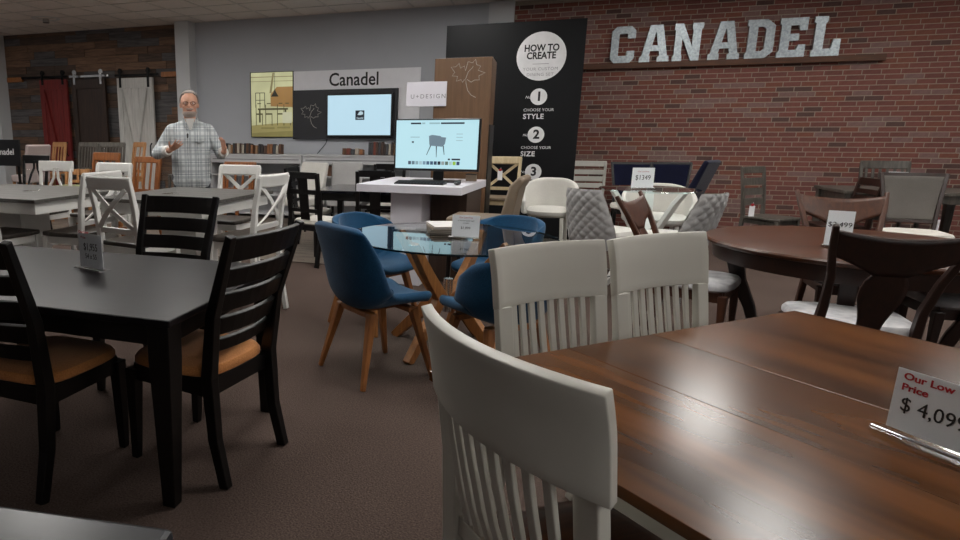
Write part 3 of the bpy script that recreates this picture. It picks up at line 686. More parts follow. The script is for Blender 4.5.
def wide_slat_chair(label, loc, rz, group, bow=0.04, W=0.25):
    """white chair: tall curved crest rail, wide stiles, eight slats"""
    t = thing('dining_chair', label, 'chair', loc, rz, group); m = M_offwhite
    for s_ in (-1, 1):
        part(MB().sweep([(s_ * 0.205, -0.27, 0), (s_ * 0.205, -0.22, 0.22), (s_ * 0.212, -0.205, 0.46), (s_ * 0.213, -0.222, 0.68), (s_ * 0.215, -0.244, 0.83)], [0.035, 0.042, 0.05, 0.058, 0.06], [0.036, 0.04, 0.045, 0.03, 0.026]), 'rear_leg', m, t, bevel=0.004)
        part(MB().sweep([(s_ * 0.205, 0.2, 0.42), (s_ * 0.205, 0.205, 0)], [0.045, 0.03], [0.045, 0.03]), 'leg', m, t, bevel=0.004)
    def fn(u, v):
        x = (2 * u - 1) * W * (0.985 + 0.02 * v); z = 0.825 + 0.2 * v
        y = -0.240 - 0.15 * (z - 0.825) - 0.35 * max(0, z - 0.93) ** 1.5 - bow * (1 - (2 * u - 1) ** 2)
        return (x, y, z)
    part(MB().grid(fn, 16, 8), 'crest_rail', m, t, solid=0.026, bevel=0.003, smooth=True, ang=30)
    for i in range(8):
        x = -0.155 + 0.31 * i / 7; cv = -bow * (1 - (x / W) ** 2)
        part(MB().sweep([(x, -0.205, 0.50), (x, -0.212 + cv * 0.6, 0.62), (x, -0.228 + cv * 0.9, 0.75), (x, -0.240 + cv, 0.83)], 0.024, 0.012), 'slat', m, t, bevel=0.003)
    part(MB().sweep(arc(-0.2, 0.2, -0.205, -0.01, 0.505), 0.05, 0.022, (0, 0, 1)), 'lower_rail', m, t, bevel=0.003)
    apron(t, m, 0.39, 0.40, 0.405, 0.075)
    part(cushion(0.46, 0.46, 0.05, 0.435, 0.03, 0.01), 'seat', wood('walnut seat', (60, 32, 18), (96, 54, 28), 'y', 3, 0.35), t, smooth=True)
    return t
def cross_stool(label, loc, rz, group, m=None, seat=None, top=1.11, sh=0.62):
    """counter stool with X shaped back"""
    t = thing('counter_stool', label, 'stool', loc, rz, group); m = m or M_white; seat = seat or M_grayseat
    for s_ in (-1, 1):
        part(MB().sweep([(s_ * 0.205, -0.25, 0), (s_ * 0.2, -0.2, 0.3), (s_ * 0.2, -0.185, sh), (s_ * 0.205, -0.215, sh + 0.25), (s_ * 0.21, -0.265, top - 0.02)], 0.038, [0.036, 0.042, 0.045, 0.04, 0.03]), 'rear_leg', m, t, bevel=0.005)
        part(MB().sweep([(s_ * 0.19, 0.19, sh - 0.03), (s_ * 0.205, 0.215, 0)], [0.046, 0.034], [0.046, 0.034]), 'leg', m, t, bevel=0.005)
        part(MB().sweep([(s_ * 0.2, -0.215, 0.3), (s_ * 0.2, 0.2, 0.3)], 0.022, 0.035), 'stretcher', m, t, bevel=0.003)
    part(MB().sweep([(-0.2, 0.205, 0.22), (0.2, 0.205, 0.22)], 0.03, 0.04, (0, 1, 0)), 'footrest', m, t, bevel=0.003)
    part(MB().sweep(arc(-0.225, 0.225, -0.255, -0.025, top - 0.05), 0.10, 0.026, (0, -0.2, 1)), 'top_rail', m, t, bevel=0.012, smooth=True)
    part(MB().sweep(arc(-0.195, 0.195, -0.19, -0.012, sh + 0.09), 0.042, 0.022, (0, -0.1, 1)), 'lower_rail', m, t, bevel=0.004)
    z0, z1 = sh + 0.105, top - 0.09
    for s_, dy in ((-1, 0.0), (1, -0.014)):
        pts = []
        for i in range(7):
            u = i / 6; pts.append((s_ * (-0.18 + 0.36 * u), -0.197 - 0.06 * u - 0.028 * (1 - (2 * u - 1) ** 2) + dy, z0 + (z1 - z0) * u))
        part(MB().sweep(pts, 0.036, 0.014, (1, 0, 0.4)), 'cross_bar', m, t, bevel=0.003)
    apron(t, m, 0.37, 0.36, sh - 0.06, 0.06)
    part(MB().prism([(-0.2, -0.19), (0.2, -0.19), (0.225, 0.12), (0.2, 0.225), (-0.2, 0.225), (-0.225, 0.12)], sh - 0.03, sh + 0.005, 'xy'), 'seat', seat, t, bevel=0.01)
    return t
def wheat_stool(label, loc, rz, group, m=None, top=1.06, sh=0.62, fab=None):
    """stool with deep plain crest rail and two bowed inner bars"""
    t = thing('counter_stool', label, 'stool', loc, rz, group); m = m or M_white
    for s_ in (-1, 1):
        part(MB().tube([(s_ * 0.2, -0.25, 0), (s_ * 0.195, -0.2, 0.3), (s_ * 0.19, -0.185, sh), (s_ * 0.2, -0.215, sh + 0.22), (s_ * 0.205, -0.24, top - 0.08)], [0.018, 0.021, 0.022, 0.021, 0.018], 10), 'rear_leg', m, t, smooth=True)
        part(MB().tube([(s_ * 0.185, 0.18, sh - 0.03), (s_ * 0.2, 0.21, 0)], [0.024, 0.017], 10), 'leg', m, t, smooth=True)
        part(MB().tube([(s_ * 0.2, -0.215, 0.28), (s_ * 0.195, 0.195, 0.28)], 0.012, 8), 'stretcher', m, t, smooth=True)
        part(MB().sweep([(s_ * 0.13, -0.19, sh + 0.02), (s_ * 0.115, -0.205, sh + 0.13), (s_ * 0.075, -0.22, sh + 0.24), (s_ * 0.03, -0.235, sh + 0.32), (s_ * 0.025, -0.24, top - 0.07)], 0.03, 0.014), 'bowed_bar', m, t, bevel=0.003)
    part(MB().tube([(-0.2, 0.2, 0.22), (0.2, 0.2, 0.22)], 0.014, 8), 'footrest', m, t, smooth=True)
    part(MB().sweep(arc(-0.235, 0.235, -0.245, -0.02, top - 0.055), 0.11, 0.022, (0, -0.15, 1)), 'top_rail', m, t, bevel=0.006)
    apron(t, m, 0.36, 0.35, sh - 0.06, 0.055)
    part(MB().prism([(-0.2, -0.19), (0.2, -0.19), (0.225, 0.12), (0.2, 0.225), (-0.2, 0.225), (-0.225, 0.12)], sh - 0.03, sh + 0.005, 'xy'), 'seat', fab or M_grayseat, t, bevel=0.01)
    return t
def vase_chair(label, loc, rz, group, m=None, fab=None):
    """dark chair with curved crest rail running into a vase shaped splat"""
    t = thing('dining_chair', label, 'chair', loc, rz, group); m = m or M_dark; fab = fab or M_pattern
    yb = lambda z: -0.20 - 0.50 * max(0, z - 0.46) ** 1.15
    for s_ in (-1, 1):
        pts = [(s_ * 0.215, -0.30, 0), (s_ * 0.205, -0.235, 0.22), (s_ * 0.195, -0.205, 0.44), (s_ * 0.19, yb(0.58), 0.58), (s_ * 0.205, yb(0.74), 0.74), (s_ * 0.238, yb(0.88), 0.88), (s_ * 0.262, yb(1.0) - 0.01, 1.0)]
        part(MB().sweep(pts, [0.03, 0.036, 0.04, 0.036, 0.032, 0.03, 0.024], [0.034, 0.042, 0.05, 0.044, 0.036, 0.032, 0.026]), 'rear_leg', m, t, bevel=0.007, smooth=True)
        part(MB().sweep([(s_ * 0.215, 0.205, 0.42), (s_ * 0.215, 0.21, 0.2), (s_ * 0.218, 0.225, 0)], [0.05, 0.036, 0.03], [0.05, 0.036, 0.03]), 'leg', m, t, bevel=0.006)
    # outline of crest + vase, then thickened and bent onto the back curve
    half = [(0.045, 0.47), (0.05, 0.52), (0.066, 0.58), (0.082, 0.63), (0.087, 0.68), (0.08, 0.735), (0.060, 0.765), (0.060, 0.79), (0.105, 0.825), (0.155, 0.865), (0.205, 0.885), (0.235, 0.892), (0.242, 0.965), (0.17, 0.952), (0.08, 0.943), (0.0, 0.94)]
    vs = []; fs = []; cols_ = 8
    zs = [0.47, 0.50, 0.53, 0.56, 0.59, 0.62, 0.65, 0.68, 0.71, 0.735, 0.755, 0.775]
    def hw(z):
        for (x0, z0), (x1, z1) in zip(half, half[1:]):
            if z0 <= z <= z1: return x0 + (x1 - x0) * (z - z0) / (z1 - z0 + 1e-9)
        return 0.07
    mb = MB()
    mb.grid(lambda u, v: ((2 * u - 1) * hw(0.47 + v * 0.32), yb(0.47 + v * 0.32) - 0.03 * (1 - ((2 * u - 1) * hw(0.47 + v * 0.32) / 0.25) ** 2), 0.47 + v * 0.32), 8, 16)
    part(mb, 'splat', m, t, solid=0.016, smooth=True)
    low = lambda x: 0.765 + 0.085 * min(1, max(0, (abs(x) - 0.07) / 0.16)) ** 0.75 if abs(x) > 0.07 else 0.765
    hi = lambda x: 0.945 + 0.028 * (abs(x) / 0.25) ** 2
    mb = MB()
    mb.grid(lambda u, v: ((2 * u - 1) * 0.243, yb(low((2 * u - 1) * 0.243) * (1 - v) + hi((2 * u - 1) * 0.243) * v) - 0.03 * (1 - (2 * u - 1) ** 2), low((2 * u - 1) * 0.243) * (1 - v) + hi((2 * u - 1) * 0.243) * v), 30, 6)
    part(mb, 'crest_rail', m, t, solid=0.018, smooth=True)
    apron(t, m, 0.40, 0.40, 0.405, 0.07)
    part(cushion(0.50, 0.47, 0.065, 0.435, 0.05, 0.012), 'seat', fab, t, smooth=True)
    return t
def shell_chair(label, loc, rz, group, fab, legm, tub=False):
    """upholstered wrap-around shell on splayed wooden legs"""
    t = thing('shell_chair', label, 'chair', loc, rz, group)
    prof = [(0.27, 0.435, 0.20), (0.25, 0.465, 0.225), (0.12, 0.462, 0.24), (-0.06, 0.44, 0.245), (-0.17, 0.45, 0.25), (-0.215, 0.52, 0.258), (-0.235, 0.62, 0.262), (-0.255, 0.72, 0.262), (-0.28, 0.81, 0.255), (-0.29, 0.865, 0.238)]
    prof = [(y, z if z < 0.53 else 0.53 + (z - 0.53) * (0.86 if tub else 1.15), w * (1.0 if tub else 0.95)) for y, z, w in prof]
    wrap = 0.26 if tub else 0.15
    def at(v):
        k = v * (len(prof) - 1); i = min(int(k), len(prof) - 2); f_ = k - i
        return [prof[i][c] * (1 - f_) + prof[i + 1][c] * f_ for c in range(3)]
    def fn(u, v):
        y, z, w = at(v); s_ = 2 * u - 1; a = abs(s_)
        k = max(0.0, min(1.0, (v - 0.30) / 0.22))       # 0 seat, 1 back
        kt = max(0.0, (v - 0.75) / 0.25)
        x = w * math.sin(s_ * math.pi / 2 * 0.98) if k > 0 else w * s_
        x = w * ((1 - k) * s_ + k * math.sin(s_ * math.pi / 2))
        fwd = k * (wrap if tub else wrap * (1.15 - 0.75 * max(0, (v - 0.5) / 0.5))) * a ** 2.2 * (1.0 - 0.2 * kt)
        up = (1 - k) * 0.03 * a ** 3 + 0.10 * math.exp(-((v - 0.42) / 0.13) ** 2) * a ** 2.5
        drop = (0.10 if tub else 0.025) * kt * a ** 3
        return (x, y + fwd, z + up - drop)
    part(MB().grid(fn, 16, 24), 'shell', fab, t, solid=0.055, sub=1, smooth=True)
    fr = MB().sweep([(-0.17, -0.12, 0.40), (0.17, -0.12, 0.40)], 0.03, 0.05, (0, 0, 1)).sweep([(-0.17, 0.15, 0.405), (0.17, 0.15, 0.405)], 0.03, 0.05, (0, 0, 1)).sweep([(0, -0.12, 0.401), (0, 0.15, 0.401)], 0.03, 0.05, (0, 0, 1))
    part(fr, 'under_frame', legm, t, bevel=0.004)
    for sx in (-1, 1):
        for sy, y0 in ((-1, -0.13), (1, 0.16)):
            part(MB().sweep([(sx * 0.16, y0, 0.41), (sx * 0.235, y0 + sy * 0.10, 0)], [0.048, 0.026], [0.048, 0.026]), 'leg', legm, t, bevel=0.006)
    return t
def parsons_chair(label, loc, rz, group, fab, legm, top=0.98, sh=0.48, w=0.47, lean=0.13):
    t = thing('parsons_chair', label, 'chair', loc, rz, group)
    part(MB().box((0, 0.02, sh - 0.055), (w, 0.46, 0.11)), 'seat', fab, t, bevel=0.02, smooth=True, seg=3)
    part(MB().sweep([(0, -0.215, sh - 0.11), (0, -0.23, sh + 0.05), (0, -0.23 - lean * 0.4, sh + 0.25), (0, -0.23 - lean, top)], w, [0.09, 0.09, 0.08, 0.055]), 'backrest', fab, t, bevel=0.02, smooth=True, seg=3)
    four_legs(t, legm, w / 2 - 0.03, 0.21, w / 2 - 0.03, -0.22, sh - 0.11)
    return t
def tub_seat(label, loc, rz, group, fab, legm, sh=0.64, top=1.0, r=0.25):
    """upholstered barrel stool: round seat pad, wrap-around back, four square legs"""
    t = thing('tub_stool', label, 'stool', loc, rz, group)
    part(MB().lathe([(0.02, sh - 0.09), (r - 0.02, sh - 0.09), (r + 0.005, sh - 0.06), (r + 0.01, sh - 0.03), (r - 0.03, sh), (0.02, sh + 0.012)], 36), 'seat', fab, t, smooth=True, ang=60)
    def fn(u, v):
        a = R(-90) + (u - 0.5) * R(250); k = abs(2 * u - 1)
        hgt = (top - sh + 0.06) * (1 - 0.62 * max(0, (k - 0.15) / 0.85) ** 1.8)
        rr = r + 0.025 + 0.02 * v
        return (rr * math.cos(a), rr * math.sin(a), sh - 0.07 + hgt * v)
    part(MB().grid(fn, 30, 8), 'backrest', fab, t, solid=0.045, sub=1, smooth=True)
    for sx in (-1, 1):
        for sy in (-1, 1): part(MB().sweep([(sx * 0.16, sy * 0.16, sh - 0.09), (sx * 0.19, sy * 0.19, 0)], [0.035, 0.026], [0.035, 0.026]), 'leg', legm, t, bevel=0.003)
    if sh > 0.55:
        part(MB().tube([(0.185, 0.185, 0.2), (-0.185, 0.185, 0.2), (-0.185, -0.185, 0.2), (0.185, -0.185, 0.2)], 0.009, 8, True), 'footrest', M_chrome, t, smooth=True)
    return t
def quilted_chair(label, loc, rz, group, sh=0.62, top=1.0):
    t = thing('quilted_chair', label, 'stool', loc, rz, group)
    w = 0.23
    def wid(z): return w * (1.02 - 0.30 * max(0, (z - sh) / (top - sh)) ** 1.3)
    def back(sgn):
        def fn(u, v):
            z = sh - 0.17 + (top - sh + 0.17) * v; s_ = 2 * u - 1
            x = s_ * wid(z); y = -0.20 - 0.30 * (z - sh) + 0.10 * abs(s_) ** 2.2 * (1 - 0.4 * v)
            q_ = 0.0
            if sgn < 0:   # quilted outside: diamond tufts
                p, r_ = (x + z) / 0.085, (x - z) / 0.085
                q_ = 0.013 * (abs(math.sin(math.pi * p)) * abs(math.sin(math.pi * r_))) ** 0.5
            edge = min(1, 6 * min(1 - abs(s_), 1 - v + 0.02, 1))
            return (x, y + sgn * (0.028 * edge ** 0.5 + q_), z)
        return fn
    mb = MB().grid(back(-1), 60, 60)
    part(mb, 'quilted_back', M_grayquilt, t, smooth=True, ang=180)
    part(MB().grid(back(1), 20, 20), 'inner_back', M_whitefab, t, smooth=True, ang=180)
    part(cushion(0.46, 0.46, 0.10, sh - 0.10, 0.0, 0.07), 'seat', M_whitefab, t, smooth=True)
    for sx in (-1, 1):
        for sy in (-1, 1): part(MB().tube([(sx * 0.15, sy * 0.15, sh - 0.095), (sx * 0.2, sy * 0.2, 0)], [0.016, 0.012], 10), 'leg', M_chrome, t, smooth=True)
    part(MB().tube([(0.187, 0.187, 0.2), (-0.187, 0.187, 0.2), (-0.187, -0.187, 0.2), (0.187, -0.187, 0.2)], 0.008, 8, True), 'footrest', M_chrome, t, smooth=True)
    return t
def framed_chair(label, loc, rz, group, fab, m):
    """chair with upholstered panel inside a flared dark frame"""
    t = thing('dining_chair', label, 'chair', loc, rz, group)
    for s_ in (-1, 1):
        part(MB().sweep([(s_ * 0.20, -0.29, 0), (s_ * 0.195, -0.22, 0.3), (s_ * 0.185, -0.2, 0.48), (s_ * 0.205, -0.25, 0.74), (s_ * 0.245, -0.32, 1.03)], 0.03, [0.034, 0.04, 0.044, 0.036, 0.026]), 'rear_leg', m, t, bevel=0.004)
        part(MB().sweep([(s_ * 0.2, 0.2, 0.42), (s_ * 0.2, 0.205, 0)], [0.04, 0.028], [0.04, 0.028]), 'leg', m, t, bevel=0.004)
    part(MB().sweep(arc(-0.245, 0.245, -0.315, -0.02, 1.015), 0.035, 0.024, (0, -0.2, 1)), 'top_rail', m, t, bevel=0.003)
    part(MB().sweep(arc(-0.19, 0.19, -0.215, -0.01, 0.57), 0.03, 0.024, (0, -0.2, 1)), 'lower_rail', m, t, bevel=0.003)
    part(MB().grid(lambda u, v: ((2 * u - 1) * (0.175 + 0.055 * v), -0.222 - 0.095 * v - 0.03 * v * (1 - v) - 0.015 * (1 - (2 * u - 1) ** 2), 0.585 + 0.415 * v), 10, 10), 'back_panel', fab, t, solid=0.035, bevel=0.008, smooth=True)
    apron(t, m, 0.38, 0.40, 0.41, 0.06)
    part(cushion(0.49, 0.47, 0.075, 0.435, 0.04, 0.015), 'seat', M_creamfab, t, smooth=True)
    return t
def slat_chair(label, loc, rz, group, m, n=5, top=1.0, sh=0.46, seat=None, horiz=False, w=0.21, cat='chair', name='dining_chair', crest=0.08):
    """wooden chair with upright (or horizontal) slats between a shaped crest rail and the seat"""
    t = thing(name, label, cat, loc, rz, group)
    for s_ in (-1, 1):
        part(MB().sweep([(s_ * w, -0.26, 0), (s_ * (w - 0.01), -0.2, 0.25), (s_ * (w - 0.012), -0.19, sh), (s_ * w, -0.215, sh + 0.25), (s_ * (w + 0.008), -0.26, top - 0.02)], 0.034, [0.034, 0.038, 0.042, 0.034, 0.026]), 'rear_leg', m, t, bevel=0.004)
        part(MB().sweep([(s_ * (w - 0.01), 0.19, sh - 0.03), (s_ * w, 0.2, 0)], [0.04, 0.03], [0.04, 0.03]), 'leg', m, t, bevel=0.004)
    part(MB().sweep(arc(-w - 0.02, w + 0.02, -0.255, -0.025, top - crest / 2), crest, 0.024, (0, -0.2, 1)), 'crest_rail', m, t, bevel=0.008)
    if horiz:
        for i in range(n):
            z = sh + 0.12 + (top - crest - sh - 0.13) * (i + 0.3) / n
            part(MB().sweep(arc(-w, w, -0.20 - 0.13 * (z - sh - 0.1), -0.02, z), (top - crest - sh - 0.13) / n * 0.72, 0.014, (0, -0.2, 1)), 'slat', m, t, bevel=0.003)
    else:
        part(MB().sweep(arc(-w, w, -0.192, -0.012, sh + 0.07), 0.04, 0.02, (0, 0, 1)), 'lower_rail', m, t, bevel=0.003)
        for i in range(n):
            x = -(w - 0.05) + 2 * (w - 0.05) * i / (n - 1); cv = -0.02 * (1 - (x / w) ** 2)
            part(MB().sweep([(x, -0.192 + cv * 0.5, sh + 0.08), (x, -0.214 + cv, sh + 0.25), (x, -0.25 + cv, top - crest + 0.01)], 0.03, 0.012), 'slat', m, t, bevel=0.003)
    apron(t, m, 2 * w - 0.05, 0.36, sh - 0.055, 0.055)
    if seat: part(cushion(2 * w + 0.04, 0.45, 0.06, sh - 0.03, 0.03, 0.01), 'seat', seat, t, smooth=True)
    else: part(MB().prism([(-w, -0.2), (w, -0.2), (w + 0.025, 0.12), (w, 0.225), (-w, 0.225), (-w - 0.025, 0.12)], sh - 0.03, sh + 0.004, 'xy'), 'seat', m, t, bevel=0.01)
    if sh > 0.55:
        part(MB().sweep([(-w, 0.195, 0.25), (w, 0.195, 0.25)], 0.03, 0.022, (0, 0, 1)), 'footrest', m, t, bevel=0.003)
    return t
# ================================================================== TABLE BUILDERS
def price_card(label, loc, rz, lines, w=0.16, h=0.19, lean=-0.12):
    """card in a clear acrylic holder: base, holder, card, writing; faces local -y"""
    t = thing('price_card', label, 'sign', loc, rz, 'price cards in clear holders')
    part(MB().box((0, 0.0, 0.005), (w + 0.02, 0.075, 0.010)), 'base', M_acrylic, t, bevel=0.002)
    part(MB().box((0, -0.03, 0.012), (w + 0.02, 0.008, 0.006)), 'base_edge', M_chrome, t, bevel=0.002)
    c = part(MB().box((0, 0, 0.012 + h / 2), (w, 0.0015, h)), 'card', M_card, t)
    c.rotation_euler = (lean, 0, 0)
    g = part(MB().box((0, -0.0022, 0.010 + h / 2), (w + 0.006, 0.0016, h + 0.006)), 'holder', M_acrylic, t); g.rotation_euler = (lean, 0, 0)
    for txt, size, mat, u, v, kw in lines:
        o = lettering(txt, size, mat, c, (u, -0.0010, 0.012 + v), **kw)
    return t
def leg_table(label, loc, rz, size, ztop, topm, legm, tth=0.03, leg=0.075, aph=0.09, inset=0.03, over=0.0, chamfer=0.0, bevel=0.004, group=None, leaves=None, apm=None):
    L, D = size; t = thing('dining_table', label, 'table', loc, rz, group)
    if leaves:
        x = -L / 2
        for x1 in leaves + [L / 2]:
            part(MB().box(((x + x1) / 2, 0, ztop - tth / 2), (x1 - x - 0.0006, D, tth)), 'top_leaf', topm, t, bevel=0.0015); x = x1
    else: part(MB().box((0, 0, ztop - tth / 2), (L, D, tth)), 'top', topm, t, bevel=bevel)
    apm = apm or legm; a = inset + leg / 2
    ap = MB()
    for s_ in (-1, 1):
        ap.box((0, s_ * (D / 2 - a), ztop - tth - aph / 2), (L - 2 * inset - leg, 0.024, aph)); ap.box((s_ * (L / 2 - a), 0, ztop - tth - aph / 2), (0.024, D - 2 * inset - leg, aph))
    part(ap, 'apron', apm, t, bevel=0.002)
    for sx in (-1, 1):
        for sy in (-1, 1):
            x, y = sx * (L / 2 - inset - leg / 2), sy * (D / 2 - inset - leg / 2)
            part(MB().sweep([(x, y, ztop - tth), (x, y, ztop - tth - aph - 0.05), (x, y, 0)], [leg, leg, leg * 0.6], [leg, leg, leg * 0.6]), 'leg', legm, t, bevel=0.004)
    return t
# ================================================================== FOREGROUND LEFT: black dining set
bt = leg_table('black rectangular dining table with a price card at the left', (-2.04, 2.36, 0), 0, (1.70, 1.04), 0.76, M_blacktop, M_black, 0.028, 0.09, 0.09, 0.02, bevel=0.006)
ladder_chair('black ladder back chair with tan seat at the right end of the black table', (-1.355, 2.34, 0), 80, M_tan, 'black ladder back chairs')
ladder_chair('black ladder back chair with tan seat cut by the left edge', (-1.93, 2.03, 0), -3, M_tan, 'black ladder back chairs')
ladder_chair('black ladder back chair behind the black table facing the viewer', (-2.03, 2.96, 0), 180, M_tan, 'black ladder back chairs')
price_card('white handwritten price card standing on the black dining table', (-2.0, 2.45, 0.76), -14,
    [('Our Low', 0.02, M_redink, -0.045, 0.17, {}), ('Price', 0.018, M_redink, -0.05, 0.145, {}), ('$1,955', 0.05, M_ink, 0.0, 0.10, {'sx': 0.75}), ('54 x 55', 0.035, M_ink, 0.0, 0.055, {'sx': 0.8})], 0.17, 0.165, 0.0)
# corner of another black table at the bottom left
leg_table('glossy dark table whose corner shows at the bottom left', (-1.23, 0.21, 0), 8, (1.55, 1.0), 0.76, wood('glossy dark tabletop', (34, 36, 40), (46, 48, 52), 'x', 3, 0.28, 8), M_black, 0.03, 0.075, 0.09, 0.02, bevel=0.012)
# ================================================================== FOREGROUND RIGHT: walnut table with white chairs
ang = math.degrees(math.atan2(0.68, 0.73))
uu, vv = Vector((0.7317, 0.6816, 0)), Vector((0.6816, -0.7317, 0))
def uv(u, v): p_ = uu * u + vv * v; return (p_.x, p_.y, 0)
big = leg_table('large walnut topped dining table with white legs in the right foreground', uv(1.755, -0.865), ang, (1.60, 1.07), 0.76, M_bigtop, M_offwhite, 0.026, 0.085, 0.085, 0.05, leaves=[-0.30, 0.06])
wide_slat_chair('white slat back chair close to the camera at the walnut table end', (0.16, 1.37, 0), -50, 'white slat back chairs', 0.06, 0.265)
wide_slat_chair('white slat back chair behind the walnut table next to the blue chair', (0.23, 2.14, 0), 223, 'white slat back chairs')
wide_slat_chair('white slat back chair behind the walnut table beside the round table', (0.62, 2.49, 0), 223, 'white slat back chairs')
price_card('large white price card standing on the walnut table', (0.822, 1.562, 0.76), -56,
    [('Our Low', 0.021, M_redink, -0.112, 0.120, {'bold': 0.0005, 'align': 'LEFT', 'sx': 1.15}), ('Price', 0.021, M_redink, -0.112, 0.096, {'bold': 0.0005, 'align': 'LEFT', 'sx': 1.15}), ('92 x 42', 0.015, M_ink, 0.02, 0.118, {'align': 'LEFT', 'sx': 0.9}), ('$ 4,099', 0.044, M_ink, -0.108, 0.058, {'align': 'LEFT', 'sx': 0.9})], 0.25, 0.135, -0.03)
# ================================================================== MIDDLE: glass table with blue chairs
GX, GY = -0.53, 4.12
gt = thing('glass_table', 'round glass table on crossed wooden legs among the blue chairs', 'table', (GX, GY, 0), 20)
part(MB().lathe([(0.02, 0.748), (0.655, 0.748), (0.66, 0.751), (0.66, 0.757), (0.655, 0.760), (0.02, 0.760)], 72), 'top', M_glass, gt, smooth=True, ang=30)
part(MB().ring([(0.6605, 0.7485), (0.6625, 0.751), (0.6625, 0.757), (0.6605, 0.7595)], 72), 'top_edge', plain('dark glass edge', (10, 30, 34), 0.15), gt, smooth=True)
for k in range(4):
    a = R(90 * k + 45); e = Vector((math.cos(a), math.sin(a), 0)); sd = Vector((-math.sin(a), math.cos(a), 0))
    P = lambda r_, z: tuple(e * r_ + Vector((0, 0, z)))
    part(MB().sweep([P(0.40, 0.745), P(0.23, 0.53), P(0.085, 0.37), P(0.2, 0.22), P(0.42, 0.0)], [0.05] * 5, [0.055, 0.075, 0.11, 0.08, 0.055], sd), 'leg', M_oak, gt, bevel=0.004)
    part(MB().tube([P(0.40, 0.744), P(0.40, 0.749)], 0.03, 16), 'pad', M_chrome, gt)
part(MB().tube([(0, 0, 0.26), (0, 0, 0.48)], 0.03, 14), 'hub', M_chrome, gt, smooth=True)
gB = 'blue shell chairs around the glass table'
shell_chair('blue fabric shell chair nearest the carpet, seen from its back side', (-0.88, 3.55, 0), -41, gB, M_blue, M_oak)
shell_chair('blue fabric shell chair behind the glass table on its left', (-1.13, 4.52, 0), -120, gB, M_blue, M_oak, True)
shell_chair('blue fabric shell chair seen through the right of the glass table', (-0.26, 4.66, 0), 152, gB, M_blue, M_oak, True)
shell_chair('blue fabric shell chair partly hidden by the white slat chairs', (-0.17, 3.50, 0), 42, gB, M_blue, M_oak, True)
def magazine(label, x, y, z, rz, w, d, h, rgb):
    t = thing('magazine', label, 'magazine', (x, y, z), rz, 'stacked magazines on the glass table')
    part(MB().box((0, 0, h / 2), (w - 0.006, d - 0.006, h - 0.004)), 'pages', plain('paper pages', (176, 168, 156), 0.8), t)
    for zz in (0.001, h - 0.001): part(MB().box((0, 0, zz), (w, d, 0.002)), 'cover', plain('cover %d' % rgb[0], rgb, 0.5), t)
zz = 0.760
for k, (rgb, lab) in enumerate((((88, 78, 66), 'bottom brown magazine of the stack on the glass table'), ((60, 52, 46), 'dark magazine second from the bottom of the stack'), ((120, 100, 78), 'tan magazine in the middle of the stack'), ((190, 186, 184), 'pale magazine on top of the stack'))):
    magazine(lab, -0.60 + 0.006 * k, 4.34 - 0.004 * k, zz, 12 + 3 * k, 0.23, 0.29, 0.012, rgb); zz += 0.0125
price_card('white price card with small print on the glass table', (-0.43, 4.04, 0.76), -6, [('Our Low Price', 0.014, M_redink, 0, 0.12, {}), ('42" ROUND GLASS TABLE', 0.009, M_ink, 0, 0.10, {}), ('4 CHAIRS', 0.009, M_ink, 0, 0.085, {}), ('$1,899', 0.022, M_ink, 0.0, 0.055, {})], 0.17, 0.135, -0.08)
# ================================================================== LEFT: grey and white counter tables
def pedestal_table(label, loc, rz, L, D, zt):
    t = thing('counter_table', label, 'table', loc, rz, 'grey topped counter tables'); c = 0.10
    poly = [(-L / 2 + c, -D / 2), (L / 2 - c, -D / 2), (L / 2, -D / 2 + c), (L / 2, D / 2 - c), (L / 2 - c, D / 2), (-L / 2 + c, D / 2), (-L / 2, D / 2 - c), (-L / 2, -D / 2 + c)]
    poly = [(-L / 2, -D / 2), (L / 2, -D / 2), (L / 2, D / 2), (-L / 2, D / 2)]
    n = 7
    for i in range(n):
        y0 = -D / 2 + D * i / n
        part(MB().box((0, y0 + D / n / 2, zt - 0.014), (L, D / n - 0.0015, 0.028)), 'top_board', M_graytop, t, bevel=0.002)
    ap = MB()
    for s_ in (-1, 1): ap.box((0, s_ * (D / 2 - 0.05), zt - 0.075), (L - 0.08, 0.024, 0.09)); ap.box((s_ * (L / 2 - 0.05), 0, zt - 0.075), (0.024, D - 0.08, 0.09))
    part(ap, 'apron', M_white, t, bevel=0.002)
    part(MB().box((0, 0, zt / 2 - 0.02), (0.34, 0.34, zt - 0.16)), 'pedestal', M_white, t, bevel=0.006)
    for s_ in (-1, 1):
        part(MB().box((0, s_ * 0.30, 0.05), (0.12, 0.40, 0.10)), 'foot', M_white, t, bevel=0.01)
        part(MB().box((s_ * 0.30, 0, 0.05), (0.40, 0.12, 0.10)), 'foot', M_white, t, bevel=0.01)
    return t
gX = 'white X back stools at the grey counter tables'
pedestal_table('grey topped white counter table in front of the man', (-2.79, 4.70, 0), -3, 1.02, 1.16, 0.91)
pedestal_table('grey topped white counter table at the left edge', (-4.36, 4.44, 0), -2, 1.52, 1.16, 0.91)
cross_stool('white X back stool at the right side of the grey counter table', (-2.17, 4.50, 0), 84, gX)
cross_stool('white X back stool at the far right corner behind the counter table', (-2.79, 5.40, 0), 177, gX)
cross_stool('white X back stool seen from behind in front of the grey counter table', (-2.84, 4.04, 0), -12, gX)
cross_stool('white stool standing between the two grey counter tables, facing left', (-3.58, 4.28, 0), 87, gX)
cross_stool('white stool behind the right end of the left counter table', (-4.22, 5.36, 0), 178, gX)
gW = 'white stools with bowed bars'
wheat_stool('white stool with bowed bars behind the left counter table', (-4.93, 5.32, 0), 178, gW, top=1.12)
cross_stool('white stool cut by the left edge beside the left counter table', (-4.12, 3.96, 0), -5, gX)
